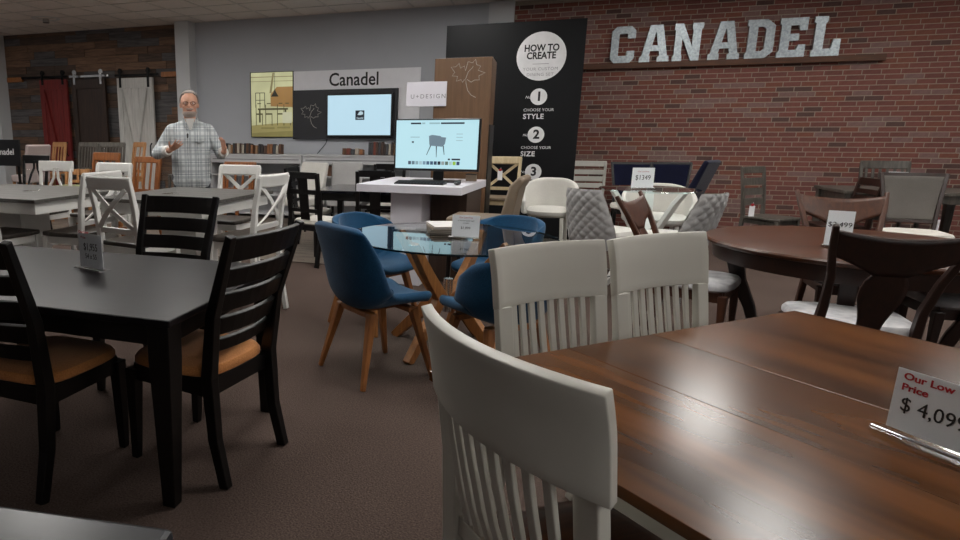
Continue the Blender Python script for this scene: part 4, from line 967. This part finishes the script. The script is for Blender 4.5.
def card_holder(label, loc, rz):
    t = thing('card_holder', label, 'holder', loc, rz, 'empty clear card holders')
    part(MB().box((0, 0, 0.004), (0.13, 0.075, 0.008)), 'base', M_acrylic, t, bevel=0.002)
    part(MB().box((0, 0, 0.10), (0.12, 0.006, 0.185)), 'holder', M_acrylic, t, bevel=0.001)
card_holder('clear acrylic card holder on the counter table in front of the man', (-2.92, 4.62, 0.91), 62)
card_holder('clear acrylic card holder on the left counter table', (-4.20, 4.42, 0.91), 60)
# ================================================================== black dining set with glossy top behind the blue chairs
M_blkgloss = plain('glossy black glass', (16, 18, 24), 0.08, var=0.02)
leg_table('black dining table with glossy top left of the kiosk', (-1.95, 7.55, 0), 0, (1.15, 1.0), 0.76, M_blkgloss, M_black, 0.03, 0.08, 0.09, 0.02)
def block_chair(label, loc, rz, group):
    """black chair with an H shaped splat and white cushion"""
    t = thing('dining_chair', label, 'chair', loc, rz, group); m = M_black
    for s_ in (-1, 1):
        part(MB().sweep([(s_ * 0.2, -0.26, 0), (s_ * 0.2, -0.21, 0.3), (s_ * 0.2, -0.2, 0.48), (s_ * 0.2, -0.26, 1.0)], 0.04, 0.038), 'rear_leg', m, t, bevel=0.003)
        part(MB().sweep([(s_ * 0.19, 0.2, 0.43), (s_ * 0.19, 0.2, 0)], [0.04, 0.03], [0.04, 0.03]), 'leg', m, t, bevel=0.003)
    for z, h in ((0.975, 0.07), (0.80, 0.05), (0.60, 0.04)):
        part(MB().sweep([(-0.19, -0.2 - (z - 0.48) * 0.115, z), (0.19, -0.2 - (z - 0.48) * 0.115, z)], h, 0.022, (0, 0, 1)), 'rail', m, t, bevel=0.003)
    part(MB().sweep([(0, -0.205, 0.5), (0, -0.26, 0.98)], 0.12, 0.016), 'splat', m, t, bevel=0.003)
    apron(t, m, 0.37, 0.38, 0.41, 0.06)
    part(cushion(0.44, 0.44, 0.065, 0.44, 0.02, 0.01), 'seat', M_creamfab, t, smooth=True)
    return t
gK = 'black chairs with white cushions'
block_chair('black chair with white cushion turned away at the near left of the glossy black table', (-2.30, 6.60, 0), -20, gK)
block_chair('black chair with white cushion at the left end of the glossy black table', (-2.66, 7.40, 0), -90, gK)
block_chair('black chair with white cushion beyond the glossy black table near the shelves', (-1.95, 8.30, 0), 180, gK)
block_chair('black chair with white cushion half hidden behind the kiosk desk', (-1.75, 7.15, 0), 4, gK)
parsons_chair('light grey upholstered chair before the white swatch shelves', (-3.35, 8.9, 0), 165, 'light grey upholstered chairs', M_whitefab, M_black, 0.98)
parsons_chair('light grey upholstered chair near the shelf corner behind the black table', (-2.75, 9.1, 0), 190, 'light grey upholstered chairs', M_grayquilt, M_black, 0.98)
# ================================================================== MIDDLE BACK: mixed chairs and counter table
parsons_chair('tan leather counter chair in profile beside the white kiosk', (-0.45, 5.44, 0), 84, None, M_taupe, M_black, 1.07, 0.74, 0.42, 0.10)
cross_stool('unpainted beige X back stool in front of the black panel', (-0.50, 8.5, 0), 178, None, wood('raw maple', (176, 158, 124), (200, 182, 148), 'z', 3, 0.5), M_taupe, 1.12, 0.62)
tub_seat('white barrel back counter stool in front of the black panel', (0.08, 7.25, 0), 172, 'white barrel stools', M_whitefab, M_graypaint, 0.64, 0.95, 0.225)
quilted_chair('grey diamond quilted stool seen from behind left of the glass counter table', (0.50, 6.10, 0), -40, 'diamond quilted stools', 0.60, 0.95)
quilted_chair('grey diamond quilted stool seen from behind right of the glass counter table', (1.08, 5.95, 0), 50, 'diamond quilted stools', 0.60, 0.95)
ct = thing('glass_counter_table', 'round glass counter table on white curved legs before the brick wall', 'table', (0.93, 6.62, 0))
part(MB().lathe([(0.02, 0.900), (0.42, 0.900), (0.425, 0.905), (0.42, 0.911), (0.02, 0.911)], 60), 'top', M_glass, ct, smooth=True, ang=30)
for k in range(3):
    a = R(120 * k + 200); e = Vector((math.cos(a), math.sin(a), 0)); P = lambda r_, z: tuple(e * r_ + Vector((0, 0, z)))
    part(MB().sweep([P(0.33, 0.898), P(0.26, 0.80), P(0.10, 0.5), P(0.26, 0.1), P(0.32, 0)], [0.06, 0.08, 0.09, 0.08, 0.05], 0.04, tuple(Vector((-math.sin(a), math.cos(a), 0)))), 'leg', M_white, ct, bevel=0.005)
price_card('white price card on the glass counter table by the brick wall', (0.86, 6.55, 0.911), 12, [('Our Low Price', 0.016, M_redink, 0, 0.145, {}), ('$1349', 0.062, M_ink, 0, 0.09, {'sx': 0.85})], 0.19, 0.18, 0.0)
tub_seat('white barrel chair behind the glass counter table', (1.10, 7.15, 0), 178, 'white barrel stools', M_whitefab, M_white, 0.62, 0.92, 0.27)
slat_chair('pale grey ladder back chair against the brick wall', (0.62, 9.55, 0), 184, None, M_graypaint, 4, 1.04, 0.46, None, True, 0.20)
gN = 'navy upholstered chairs by the brick wall'
framed_chair('navy upholstered chair behind the price card at the brick wall', (1.12, 9.4, 0), 180, gN, M_navy, M_black)
framed_chair('navy upholstered chair right of the price card at the brick wall', (1.66, 9.6, 0), 186, gN, M_navy, M_black)
parsons_chair('navy high back chair in profile right of the glass counter table', (1.33, 8.4, 0), 62, gN, M_navy, M_black, 1.12, 0.5, 0.44, 0.24)
# ================================================================== RIGHT: round cherry table with vase back chairs
TX, TY = 1.80, 4.68
rt = thing('round_table', 'round dark cherry dining table on curved legs at the right', 'table', (TX, TY, 0), 24)
part(MB().lathe([(0.02, 0.725), (0.76, 0.725), (0.775, 0.735), (0.78, 0.748), (0.772, 0.758), (0.76, 0.76), (0.02, 0.76)], 72), 'top', M_round, rt, smooth=True, ang=40)
part(MB().ring([(0.68, 0.63), (0.72, 0.63), (0.735, 0.725), (0.68, 0.725)], 64), 'apron', M_dark, rt, smooth=True, ang=40)
for k in range(4):
    a = R(90 * k + 45); e = Vector((math.cos(a), math.sin(a), 0)); P = lambda r_, z: tuple(e * r_ + Vector((0, 0, z)))
    part(MB().sweep([P(0.60, 0.725), P(0.60, 0.62), P(0.56, 0.45), P(0.48, 0.28), P(0.44, 0.14), P(0.50, 0.0)], [0.085, 0.085, 0.07, 0.06, 0.055, 0.06], [0.085, 0.10, 0.08, 0.065, 0.055, 0.06], tuple(Vector((-math.sin(a), math.cos(a), 0)))), 'leg', M_dark, rt, bevel=0.008, smooth=True)
gV = 'vase back chairs around the round cherry table'
vase_chair('dark vase back chair with marbled seat between walnut and round tables', (1.54, 3.95, 0), -2, gV)
vase_chair('brown vase back chair left of the round table beside quilted stools', (0.99, 4.74, 0), -112, gV, wood('medium cherry wood', (54, 29, 18), (80, 46, 28), 'z', 3, 0.4))
vase_chair('brown vase back chair on the far side of the round table facing the viewer', (2.0, 5.18, 0), 177, gV, wood('medium cherry wood', (54, 29, 18), (80, 46, 28), 'z', 3, 0.4))
vase_chair('dark vase back chair at the right edge with marbled seat', (2.36, 4.72, 0), 92, gV)
price_card('white price card leaning on the round cherry table', (1.62, 4.45, 0.76), -20, [('$2,499', 0.04, M_ink, 0, 0.12, {})], 0.12, 0.20, -0.1)
# ================================================================== FAR RIGHT BACK
framed_chair('dark framed chair with grey back panel and cream seat at the far right', (3.36, 7.62, 0), 172, None, fabric('warm grey linen', (88, 84, 80), (106, 102, 97)), M_dark)
slat_chair('dark grey ladder back chair with a hanging tag by the brick wall', (2.50, 8.72, 0), -135, None, M_graywood, 3, 1.03, 0.47, None, True, 0.2)
leg_table('dark grey wooden table before the brick wall at the far right', (3.78, 9.0, 0), 0, (1.35, 0.85), 0.80, M_graywood, M_graywood, 0.035, 0.08, 0.09, 0.02)
slat_chair('dark grey slat back chair behind the dark grey table', (3.98, 9.72, 0), 180, None, M_graywood, 6, 1.08, 0.47, None, False, 0.23, crest=0.1)
price_card('white price card on the dark grey table at the far right', (3.62, 8.75, 0.80), -18, [('$1,799', 0.04, M_ink, 0, 0.12, {})], 0.16, 0.19, -0.1)
slat_chair('brown chair at the right edge behind the grey panel chair', (4.35, 8.3, 0), 150, None, M_oak, 4, 0.95, 0.46, M_creamfab, True, 0.2)
slat_chair('dark brown chair standing left of the dark grey table', (2.98, 8.30, 0), 96, None, M_dark, 4, 0.95, 0.46, None, True, 0.2)
def hang_tag(label, loc, rz, red=True):
    t = thing('paper_tag', label, 'tag', loc, rz, 'paper tags hanging on chairs')
    part(MB().box((0, 0, -0.05), (0.06, 0.002, 0.12)), 'card', M_card, t)
    part(MB().tube([(0, 0, 0.01), (0.008, 0, 0.05)], 0.0015, 5), 'string', M_card, t)
    if red: part(MB().ball((0.0, 0.0, 0.02), (0.02, 0.006, 0.016)), 'red_bow', M_redink, t)
hang_tag('white paper tag hanging on the dark grey ladder chair', (2.25, 8.48, 0.60), 15)
hang_tag('white paper tag with red bow hanging on the beige X back stool', (-0.52, 8.66, 0.93), 0)
hang_tag('white paper tag with maroon bow on the grey panel chair', (3.60, 7.83, 0.585), 0)
# ================================================================== LEFT BACKGROUND: display stools along the barn doors
gS = 'wooden bar stools in the background by the barn doors'
M_honey = wood('light oak', (142, 98, 60), (176, 128, 84), 'z', 3, 0.45); M_orange = wood('orange oak', (104, 58, 24), (134, 80, 38), 'z', 3, 0.4)
M_pink = fabric('pinkish beige fabric', (150, 136, 134), (170, 156, 152))
bs = dict(cat='stool', name='bar_stool')
slat_chair('light oak bar stool in front of the red barn door', (-7.9, 8.75, 0), 165, gS, M_honey, 4, 1.27, 0.76, None, False, 0.17, **bs)
slat_chair('dark grey bar stool with upright slats between two light oak stools', (-7.25, 8.75, 0), 175, gS, M_graywood, 6, 1.27, 0.76, None, False, 0.2, **bs)
slat_chair('grey spindle bar stool in front of the dark barn door', (-6.70, 8.7, 0), 185, gS, M_graywood, 7, 1.27, 0.76, None, False, 0.22, **bs)
slat_chair('light oak bar stool in front of the white barn door', (-6.12, 8.45, 0), 150, gS, M_honey, 3, 1.28, 0.76, None, False, 0.19, **bs)
slat_chair('grey bar stool right of the light oak stool by the white barn door', (-5.50, 9.2, 0), 180, gS, M_graywood, 5, 1.25, 0.76, None, False, 0.2, **bs)
parsons_chair('pinkish beige upholstered chair at the far left by the board wall', (-7.78, 8.2, 0), 70, None, M_pink, M_honey, 1.24, 0.76, 0.4, 0.12)
slat_chair('orange oak chair with wide crest behind the left counter table', (-5.6, 7.0, 0), 168, gS, M_orange, 4, 1.16, 0.62, None, False, 0.24, crest=0.11, **bs)
slat_chair('orange oak slat back stool left of the man', (-4.80, 6.80, 0), 172, gS, M_orange, 4, 1.12, 0.62, None, False, 0.2, **bs)
slat_chair('orange oak stool with low back right of the man', (-3.75, 7.35, 0), 175, gS, M_orange, 4, 1.05, 0.62, None, False, 0.22, **bs)
wheat_stool('black stool with bowed bars below the dark brand sign', (-6.35, 6.55, 0), 176, None, M_black, 1.13, 0.64, M_black)
slat_chair('light oak low stool with green cushion at the far left', (-6.35, 7.4, 0), 180, gS, M_honey, 3, 0.9, 0.66, fabric('sage green fabric', (120, 126, 88), (140, 146, 106)), False, 0.2, **bs)
# ================================================================== THE MAN
def plaid_mat():
    m, nt, b = base('pale plaid shirt cloth')
    tc = nt.nodes.new('ShaderNodeTexCoord'); sp = nt.nodes.new('ShaderNodeSeparateXYZ'); nt.links.new(tc.outputs['Object'], sp.inputs[0])
    def band(out, period, width, phase=0.0):
        a = nt.nodes.new('ShaderNodeMath'); a.operation = 'MULTIPLY_ADD'; a.inputs[1].default_value = 1 / period; a.inputs[2].default_value = phase; nt.links.new(out, a.inputs[0])
        f_ = nt.nodes.new('ShaderNodeMath'); f_.operation = 'FRACT'; nt.links.new(a.outputs[0], f_.inputs[0])
        g = nt.nodes.new('ShaderNodeMath'); g.operation = 'LESS_THAN'; g.inputs[1].default_value = width; nt.links.new(f_.outputs[0], g.inputs[0])
        return g.outputs[0]
    col = nt.nodes.new('ShaderNodeRGB'); col.outputs[0].default_value = (*s2l((204, 207, 208)), 1); cur = col.outputs[0]
    for out, per, wd_, ph, rgb, fac in ((sp.outputs['X'], 0.052, 0.45, 0.1, (146, 153, 156), 0.6), (sp.outputs['Z'], 0.060, 0.45, 0.2, (146, 153, 156), 0.6), (sp.outputs['X'], 0.104, 0.06, 0.7, (70, 82, 92), 0.7), (sp.outputs['Z'], 0.120, 0.05, 0.75, (70, 82, 92), 0.7)):
        bd = band(out, per, wd_, ph); ml = nt.nodes.new('ShaderNodeMath'); ml.operation = 'MULTIPLY'; ml.inputs[1].default_value = fac; nt.links.new(bd, ml.inputs[0])
        mx = nt.nodes.new('ShaderNodeMixRGB'); mx.inputs[2].default_value = (*s2l(rgb), 1)
        nt.links.new(ml.outputs[0], mx.inputs[0]); nt.links.new(cur, mx.inputs[1]); cur = mx.outputs[0]
    nt.links.new(cur, b.inputs['Base Color']); b.inputs['Roughness'].default_value = 0.9; b.inputs['Specular IOR Level'].default_value = 0.1
    return m
M_skin = plain('skin', (196, 146, 122), 0.55, var=0.06, scale=20); M_hair = fabric('grey brown hair', (112, 102, 96), (154, 146, 140), 90); M_beard = fabric('grey beard', (150, 134, 124), (186, 172, 164), 160)
M_shirt = plaid_mat(); M_tee = plain('white undershirt', (206, 204, 200), 0.9); M_jeans = fabric('dark trousers', (34, 36, 44), (48, 50, 58))
man = thing('person', 'man in pale plaid shirt with glasses gesturing with both hands behind the counter table', 'person', (-3.50, 5.98, 0), -149)
def remesh(o, vox, it=6, fac=0.5):
    md = o.modifiers.new('remesh', 'REMESH'); md.mode = 'VOXEL'; md.voxel_size = vox; md.use_smooth_shade = True
    md = o.modifiers.new('smooth', 'SMOOTH'); md.factor = fac; md.iterations = it
hz = 1.70      # head centre
Rm_ = dict(sh=(0.185, -0.01, 1.44), el=(0.345, 0.00, 1.205), wr=(0.205, 0.245, 1.245))
Lm_ = dict(sh=(-0.185, -0.01, 1.44), el=(-0.315, -0.02, 1.20), wr=(-0.335, 0.215, 1.225))
bd = MB()
bd.ball((0, 0.0, hz + 0.025), (0.077, 0.098, 0.108), None, 24, 16)          # skull
bd.ball((0, 0.022, hz - 0.055), (0.062, 0.074, 0.072), None, 20, 12)        # jaw
bd.ball((0, 0.062, hz - 0.098), (0.030, 0.028, 0.022), None, 14, 8)         # chin
bd.capsule((0, 0.092, hz + 0.018), 0.010, (0, 0.112, hz - 0.022), 0.015)    # nose
for s_ in (-1, 1):
    bd.ball((s_ * 0.079, -0.008, hz - 0.005), (0.011, 0.020, 0.032), None, 12, 8)   # ears
    bd.capsule((s_ * 0.012, 0.088, hz + 0.032), 0.010, (s_ * 0.050, 0.072, hz + 0.030), 0.010)  # brow
    bd.ball((s_ * 0.042, 0.066, hz - 0.022), (0.022, 0.018, 0.02), None, 12, 8)     # cheek
bd.capsule((0, -0.012, 1.47), 0.060, (0, 0.002, hz - 0.06), 0.056)
bd.capsule((-0.15, -0.01, 1.43), 0.06, (0.15, -0.01, 1.43), 0.06); bd.capsule((0, -0.01, 1.36), 0.10, (0, -0.01, 1.06), 0.10); bd.capsule((-0.07, 0, 0.98), 0.10, (0.07, 0, 0.98), 0.10)
for s_ in (-1, 1):
    bd.capsule((s_ * 0.095, 0, 0.92), 0.088, (s_ * 0.10, 0.015, 0.50), 0.058); bd.capsule((s_ * 0.10, 0.015, 0.50), 0.056, (s_ * 0.105, -0.015, 0.09), 0.038)
    bd.capsule((s_ * 0.105, -0.03, 0.045), 0.04, (s_ * 0.12, 0.15, 0.035), 0.03)
def hand(mb, wr, d, n, thumb_side, curl):
    """palm + five fingers: d = direction of the fingers, n = palm normal, thumb_side = side vector sign"""
    wr = Vector(wr); d = Vector(d).normalized(); n = Vector(n); n = (n - d * n.dot(d)).normalized(); s_ = d.cross(n) * thumb_side
    for k, o_ in enumerate((-0.028, -0.010, 0.010, 0.028)):
        mb.capsule(wr + d * 0.02 + s_ * o_ * 0.6, 0.015, wr + d * 0.085 + s_ * o_, 0.0125, 10)
    for k, (o_, L, sp) in enumerate(((0.031, 0.075, 0.20), (0.011, 0.085, 0.05), (-0.010, 0.080, -0.08), (-0.030, 0.062, -0.22))):
        p0 = wr + d * 0.088 + s_ * o_; dd = (d + s_ * sp + n * curl * (0.5 + 0.15 * k)).normalized(); p1 = p0 + dd * L * 0.5
        d2 = (dd + n * curl * 0.8).normalized(); p2 = p1 + d2 * L * 0.5
        mb.capsule(p0, 0.0095, p1, 0.0088, 8); mb.capsule(p1, 0.0088, p2, 0.0075, 8)
    p0 = wr + d * 0.03 + s_ * 0.026; dd = (d * 0.7 + s_ * 0.8 + n * 0.25).normalized(); p1 = p0 + dd * 0.045; p2 = p1 + (dd + d * 0.5).normalized() * 0.035
    mb.capsule(p0, 0.0125, p1, 0.0105, 8); mb.capsule(p1, 0.0105, p2, 0.0085, 8)
for A in (Rm_, Lm_):
    bd.capsule(A['sh'], 0.05, A['el'], 0.042); bd.capsule(A['el'], 0.042, A['wr'], 0.027)
hand(bd, Rm_['wr'], (-0.55, 0.62, 0.42), (-0.3, -0.25, 0.9), 1, 0.22)
hand(bd, Lm_['wr'], (0.10, 0.42, 0.92), (0.75, 0.35, -0.25), 1, 0.25)
for i_, v_ in enumerate(bd.v):
    k_ = min(1, max(0, (v_[2] - 1.56) / 0.06)) if abs(v_[0]) < 0.12 else 0
    bd.v[i_] = (v_[0] * (1 + 0.13 * k_), v_[1] * (1 + 0.05 * k_), v_[2])
body = bd.build('body', M_skin, man, smooth=True); remesh(body, 0.0065, 3)
# clothes
st = MB()
st.capsule((0, -0.02, 1.495), 0.072, (0.175, -0.012, 1.435), 0.07); st.capsule((0, -0.02, 1.495), 0.072, (-0.175, -0.012, 1.435), 0.07)
for s_ in (-1, 0, 1): st.capsule((s_ * 0.075, 0.0, 1.37), 0.128, (s_ * 0.070, 0.01, 0.93), 0.135)
for A in (Rm_, Lm_):
    e_, w_ = Vector(A['el']), Vector(A['wr']); st.capsule(A['sh'], 0.072, A['el'], 0.062); st.capsule(e_, 0.066, e_.lerp(w_, 0.66), 0.052)
sh_ = st.build('shirt', M_shirt, man, smooth=True); remesh(sh_, 0.010, 8)
cl = MB()
for s_ in (-1, 1):   # collar wings and pocket flaps
    cl.prism([(s_ * 0.008, 1.42), (s_ * 0.062, 1.475), (s_ * 0.085, 1.555), (s_ * 0.066, 1.57), (s_ * 0.05, 1.545)], 0.075, 0.108)
cl.build('collar', M_shirt, man, bevel=0.004)
for s_ in (-1, 1):
    mb = MB().prism([(s_ * 0.045, 1.36), (s_ * 0.145, 1.36), (s_ * 0.145, 1.332), (s_ * 0.095, 1.312), (s_ * 0.045, 1.332)], 0.140, 0.158); mb.build('pocket_flap', M_shirt, man, bevel=0.003)
MB().prism([(-0.05, 1.56), (0.05, 1.56), (0.0, 1.42)], 0.045, 0.098).build('undershirt', M_tee, man, bevel=0.003)
cuf = None
for A in (Rm_, Lm_):
    e_, w_ = Vector(A['el']), Vector(A['wr']); a = e_.lerp(w_, 0.68); b_ = e_.lerp(w_, 0.84)
    MB().tube([a, a.lerp(b_, 0.5), b_], [0.056, 0.054, 0.046], 18).build('cuff', M_tee, man, smooth=True)
tr_ = MB()
tr_.capsule((-0.075, 0, 0.96), 0.135, (0.075, 0, 0.96), 0.135)
for s_ in (-1, 1): tr_.capsule((s_ * 0.095, 0, 0.90), 0.102, (s_ * 0.10, 0.015, 0.50), 0.078); tr_.capsule((s_ * 0.10, 0.015, 0.50), 0.078, (s_ * 0.105, -0.015, 0.11), 0.068)
remesh(tr_.build('trousers', M_jeans, man, smooth=True), 0.012, 4)
# hair: cap over back and sides, short; beard along jaw; glasses; eyes
hr = MB().ball((0, -0.016, hz + 0.040), (0.083, 0.100, 0.104), None, 24, 16)
hv = []
hair = hr.build('hair', M_hair, man, smooth=True)
bm = bmesh.new(); bm.from_mesh(hair.data)
bmesh.ops.delete(bm, geom=[v for v in bm.verts if (v.co.z < hz + 0.085 - 0.9 * (v.co.y - 0.02) * -0.0 and v.co.y > 0.03) or v.co.z < hz - 0.035 + 0.0 * v.co.y or (v.co.y > 0.055 and v.co.z < hz + 0.105)], context='VERTS')
bm.to_mesh(hair.data); bm.free()
md = hair.modifiers.new('solid', 'SOLIDIFY'); md.thickness = 0.012; md.offset = 0
be = MB()
be.ball((0, 0.030, hz - 0.078), (0.064, 0.076, 0.052), None, 32, 24)
beard = be.build('beard', M_beard, man, smooth=True)
bm = bmesh.new(); bm.from_mesh(beard.data)
bmesh.ops.delete(bm, geom=[v for v in bm.verts if v.co.z > hz - 0.066 or v.co.y < -0.01], context='VERTS'); bm.to_mesh(beard.data); bm.free()
md = beard.modifiers.new('solid', 'SOLIDIFY'); md.thickness = 0.004; md.offset = 1
MB().capsule((-0.026, 0.098, hz - 0.046), 0.007, (0.026, 0.098, hz - 0.046), 0.007).build('moustache', M_beard, man, smooth=True)
MB().capsule((-0.018, 0.098, hz - 0.060), 0.0045, (0.018, 0.098, hz - 0.060), 0.0045).build('mouth', plain('lips', (140, 84, 74), 0.5), man, smooth=True)
for s_ in (-1, 1):
    ey = MB().ball((s_ * 0.031, 0.083, hz + 0.012), (0.012, 0.008, 0.007)).build('eye', M_card, man, smooth=True)
    MB().ball((s_ * 0.031, 0.0895, hz + 0.012), (0.005, 0.003, 0.005), None, 10, 6).build('iris', M_ink, ey, smooth=True)
gl = MB()
for s_ in (-1, 1):
    gl.tube([(s_ * 0.032 + 0.022 * math.cos(R(a)), 0.103 - abs(s_ * 0.032 + 0.022 * math.cos(R(a))) * 0.1, hz + 0.010 + 0.017 * math.sin(R(a))) for a in range(0, 360, 24)], 0.0026, 6, True)
    gl.tube([(s_ * 0.054, 0.098, hz + 0.014), (s_ * 0.080, 0.06, hz + 0.015), (s_ * 0.083, -0.01, hz + 0.012)], 0.0018, 6)
gl.tube([(-0.010, 0.103, hz + 0.014), (0, 0.106, hz + 0.016), (0.010, 0.103, hz + 0.014)], 0.0018, 6)
gl.build('glasses', M_blackmetal, man, smooth=True)
mic = MB().capsule((0.03, 0.160, 1.40), 0.010, (0.03, 0.168, 1.37), 0.008).build('clip_microphone', M_blackplastic, man, smooth=True)
for s_ in (-1, 1):
    MB().capsule((s_ * 0.105, -0.04, 0.05), 0.05, (s_ * 0.12, 0.16, 0.045), 0.042).build('shoe', M_blackplastic, man, smooth=True)
for o in [o for o in COL.objects if o.type == 'MESH' and (o.parent is man or (o.parent and o.parent.parent is man)) and o.name.split('.')[0] in ('hair', 'beard', 'moustache', 'mouth', 'eye', 'iris', 'glasses')]:
    for v in o.data.vertices: v.co.x *= 1.13; v.co.y = v.co.y * 1.05 + 0.001
